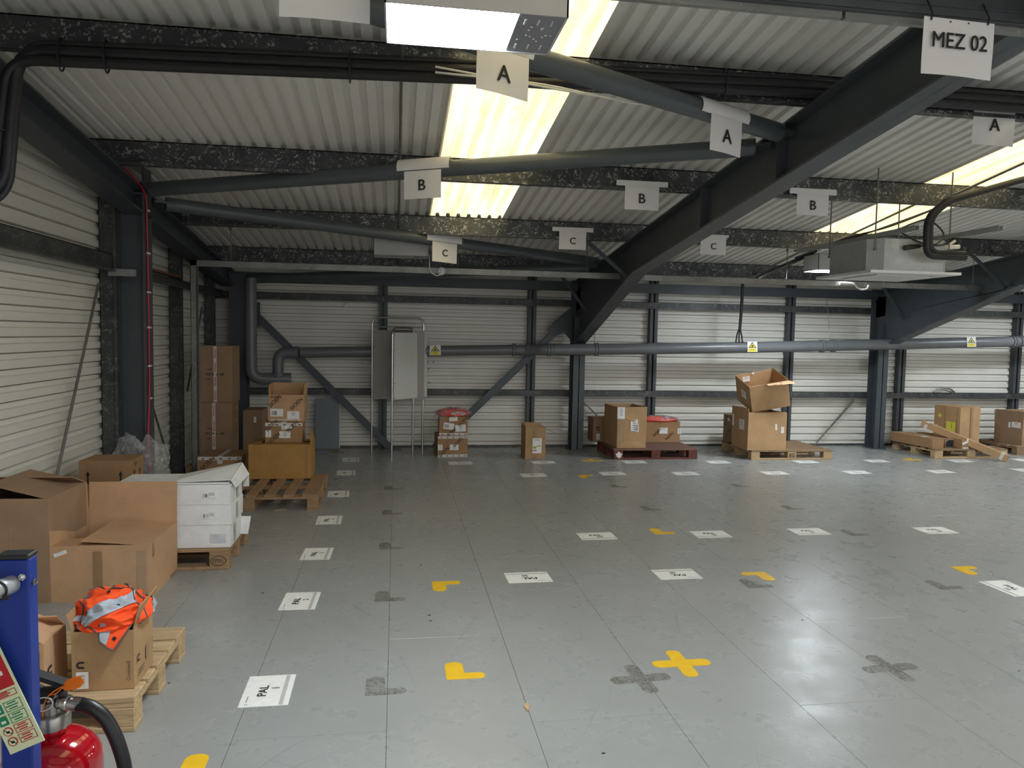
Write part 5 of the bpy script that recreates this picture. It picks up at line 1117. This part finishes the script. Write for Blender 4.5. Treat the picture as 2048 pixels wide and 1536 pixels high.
# ================================================================== FOREGROUND POST AND EXTINGUISHER
bp = thing('balustrade_post', 'blue steel balustrade post with black cap at the left edge', 'post', (-.68, 1.466, 0))
mb = MB(); mb.bbox(-.7085, -.6545, 1.45, 1.486, .008, 1.200, b=.003); mb.build('post', BLUE, bp)
mb = MB(); mb.bbox(-.7095, -.6535, 1.449, 1.487, 1.199, 1.208, b=.002); mb.build('cap', BCAP, bp)
mb = MB(); mb.bbox(-.75, -.61, 1.40, 1.54, 0, .01, b=.002); mb.build('base_plate', BLUE, bp)
for p, d in (((-.654, 1.466, 1.153), (1, 0, 0)), ((-.664, 1.4495, 1.168), (0, -1, 0))):
    mb = MB(); mb.lathe([(.0065, 0), (.0065, .003), (.004, .003), (.004, .007), (0, .008)], p, d, 6); mb.build('bolt', CHROME, bp)
mb = MB(); mb.tube(smooth_path([(-.683, 1.449, 1.155), (-.69, 1.40, 1.158), (-.72, 1.28, 1.168), (-.80, 1.0, 1.19)], 6), .0165, 20); mb.build('handrail', mat('bright_tube_zinc', (.50, .52, .53), .35, .5, .08, 14), bp)
for k_ in range(1):
    mb = MB(); a_ = [Vector((-.689, 1.405, 1.1577)) + Vector((math.cos(q), .12 * math.cos(q), math.sin(q))) * .018 for q in [k * 2 * PI / 20 for k in range(21)]]; mb.tube(a_, .0022, 6, cap=False); mb.bbox(-.675, -.666, 1.40, 1.409, 1.143, 1.152, b=.001); mb.build('cable_tie', BLACK, bp)

fs = thing('fire_instruction_sign', 'narrow glow-in-the-dark extinguisher instruction sign hanging askew on the blue post', 'sign', (-.665, 1.43, .95))
o_ = Vector((-.6935, 1.432, .955)); ax = Vector((.40, 0, -1)).normalized(); sx = Vector((1, 0, .40)).normalized()
def sp(u, v): return o_ + sx * u + ax * v               # u across, v down the sign
def sr(nm, u, v, w, h, m, g=.0007): return rect(fs, nm, sp(u, v), sx, -ax, w, h, m, gap=g, th=.0003)
rect(fs, 'plate', sp(0, -.02), sx, -ax, .062, .25, SIGNP, gap=0, th=.002)
sr('red_header', 0, -.065, .054, .105, SRED)
for i in range(3): sr('flame_mark', .004, -.085 + i * .022, .026, .008, LAB, .0013)
def outline(nm, u, v, w, h, m, e=.0012):
    mb = MB()
    for a, b, c_, d in ((u - w / 2, u + w / 2, v - h / 2, v - h / 2 + e), (u - w / 2, u + w / 2, v + h / 2 - e, v + h / 2), (u - w / 2, u - w / 2 + e, v - h / 2, v + h / 2), (u + w / 2 - e, u + w / 2, v - h / 2, v + h / 2)):
        mb.add([sp(a, c_) + Vector((0, -.0011, 0)), sp(b, c_) + Vector((0, -.0011, 0)), sp(b, d) + Vector((0, -.0011, 0)), sp(a, d) + Vector((0, -.0011, 0))], [(0, 1, 2, 3)])
    for k in range(3): 
        vv = v - h * .28 + k * h * .26; ww = w * (.3 + .12 * (k % 2)); mb.add([sp(u - ww, vv - .001) + Vector((0, -.0011, 0)), sp(u + ww * .7, vv - .001) + Vector((0, -.0011, 0)), sp(u + ww * .7, vv + .0012) + Vector((0, -.0011, 0)), sp(u - ww, vv + .0012) + Vector((0, -.0011, 0))], [(0, 1, 2, 3)])
    return mb.build(nm, m, fs, fix=False)
outline('red_text_box', 0, -.002, .05, .012, REDINK)
for i in range(2):
    outline('green_text_box', .010, .021 + i * .022, .030, .019, SGRN); sr('green_pictogram', -.017, .021 + i * .022, .016, .018, SGRN); sr('arrow_mark', -.017, .023 + i * .022, .008, .005, LAB, .0013)
    outline('red_text_box', .010, .064 + i * .020, .030, .017, REDINK)
    for a, m_ in ((.0085, REDINK), (.0066, SIGNP)):
        mb = MB(); q = sp(-.017, .064 + i * .020); mb.add([q + sx * a * math.cos(t) + ax * a * math.sin(t) + Vector((0, -.0012 - (.0085 - a) * .3, 0)) for t in [k * 2 * PI / 20 for k in range(20)]], [tuple(range(20))]); mb.build('prohibition_ring', m_, fs, fix=False)
    mb = MB(); q = sp(-.017, .064 + i * .020) + Vector((0, -.0022, 0)); mb.add([q + sx * a + ax * b for a, b in ((-.006, -.005), (-.005, -.006), (.006, .005), (.005, .006))], [(0, 1, 2, 3)]); mb.add([q + sx * a + ax * b for a, b in ((-.003, -.001), (.003, -.002), (.003, .002), (-.002, .003))], [(0, 1, 2, 3)]); mb.build('pictogram', INK, fs, fix=False)

ex = thing('fire_extinguisher', 'red fire extinguisher with black hose mounted behind the blue post', 'fire extinguisher', (-.692, 1.62, .35))
cx, cy = -.692, 1.615; Zt = .795; r_ = .0935
prof = [(0, .25), (r_ * .9, .25), (r_, .262), (r_, Zt - .075)] + [(r_ * math.cos(a) ** .8 if a < PI / 2 - .02 else .026, Zt - .075 + .07 * math.sin(a)) for a in [k * PI / 2 / 8 for k in range(1, 8)]] + [(.030, Zt), (.030, Zt + .012)]
prof = [(0, .25)] + [p for p in prof[1:]]
mb = MB(); mb.lathe(prof, (cx, cy, 0), (0, 0, 1), 48); mb.build('cylinder', RED, ex)
mb = MB(); mb.lathe([(.030, Zt + .008), (.036, Zt + .009), (.037, Zt + .034), (.034, Zt + .038), (.020, Zt + .038), (.019, Zt + .062), (.0, .062 + Zt)], (cx, cy, 0), (0, 0, 1), 10); mb.build('neck_collar', NICKEL, ex)
mb = MB(); mb.bbox(cx - .045, cx + .028, cy - .014, cy + .014, Zt + .058, Zt + .088, b=.004); mb.build('valve_body', BLACK, ex)
for z0, z1, ln, nm in ((.100, .088, .11, 'squeeze_lever'), (.066, .055, .10, 'carry_handle')):
    mb = MB(); mb.hexa([(cx - ln, cy - .013, Zt + z0 + .05), (cx + .036, cy - .013, Zt + z1 - .002), (cx + .036, cy + .013, Zt + z1 - .002), (cx - ln, cy + .013, Zt + z0 + .05)], [(cx - ln, cy - .013, Zt + z0 + .058), (cx + .036, cy - .013, Zt + z1 + .009), (cx + .036, cy + .013, Zt + z1 + .009), (cx - ln, cy + .013, Zt + z0 + .058)]); mb.build(nm, BLACK, ex)
mb = MB(); mb.tube([Vector((cx - .002, cy - .028, Zt + .068)) + Vector((math.cos(a) * .017, math.sin(a) * .004, math.sin(a) * .012)) for a in [k * 2 * PI / 22 for k in range(23)]], .002, 7, cap=False); mb.tube([(cx + .012, cy - .022, Zt + .074), (cx + .012, cy + .02, Zt + .074)], .002, 6); mb.build('safety_pin', CHROME, ex)
for dx in (0, .014):
    mb = MB(); mb.lathe([(.004, 0), (.004, .002), (0, .003)], (cx + .002 + dx, cy - .014, Zt + .066 + dx * .8), (0, -1, 0), 8); mb.build('rivet', NICKEL, ex)
mb = MB(); mb.tube(smooth_path([(cx + .030, cy - .01, Zt + .097), (cx + .012, cy - .022, Zt + .088), (cx - .002, cy - .022, Zt + .07), (cx - .008, cy - .02, Zt + .035)], 5), .0012, 5); mb.tube(smooth_path([(cx + .030, cy - .01, Zt + .097), (cx + .018, cy - .02, Zt + .085), (cx + .004, cy - .02, Zt + .083)], 5), .0012, 5); mb.build('seal_tie', ORTAG, ex)
mb = MB(Matrix.Translation((cx + .043, cy - .012, Zt + .100)) @ Matrix.Rotation(R(-12), 4, 'Y') @ Matrix.Rotation(R(55), 4, 'X')); mb.prism(round_poly([(-.018, -.004), (-.008, -.012), (.018, -.012), (.026, -.002), (.018, .012), (-.008, .010)], .003), -.001, .001); mb.build('seal_tag', ORTAG, ex)
hs = Vector((cx + .018, cy - .008, Zt + .060))
mb = MB(); mb.lathe([(.012, 0), (.012, .010), (.015, .010), (.015, .018), (.013, .02), (.014, .032), (.0135, .048)], hs, (1, -.15, -.05), 18); mb.build('hose_coupling', CHROME, ex)
mb = MB(); mb.tube(smooth_path([(cx + .058, cy - .014, Zt + .057), (cx + .085, cy - .02, Zt + .052), (cx + .115, cy - .025, Zt + .025), (cx + .14, cy - .03, Zt - .03), (cx + .152, cy - .03, Zt - .10), (cx + .150, cy - .028, Zt - .22), (cx + .13, cy - .02, Zt - .36)], 8), .0138, 16); mb.build('hose', BLACK, ex)
mb = MB(); rows = []
for i in range(2): rows.append([(cx + (r_ + .0012) * math.sin(a), cy - (r_ + .0012) * math.cos(a), (Zt - .105 - .0 if i == 0 else Zt - .36) - (.0 if i else .10 * (1 - k / 14))) for k, a in enumerate([R(-20) + j * R(95) / 14 for j in range(15)])])
mb.grid(rows); mb.build('instruction_label', LAB, ex, fix=False)
mb = MB(); mb.bbox(-.70, -.68, 1.486, 1.53, .55, .75, b=.003); mb.build('wall_bracket', BCAP, ex)
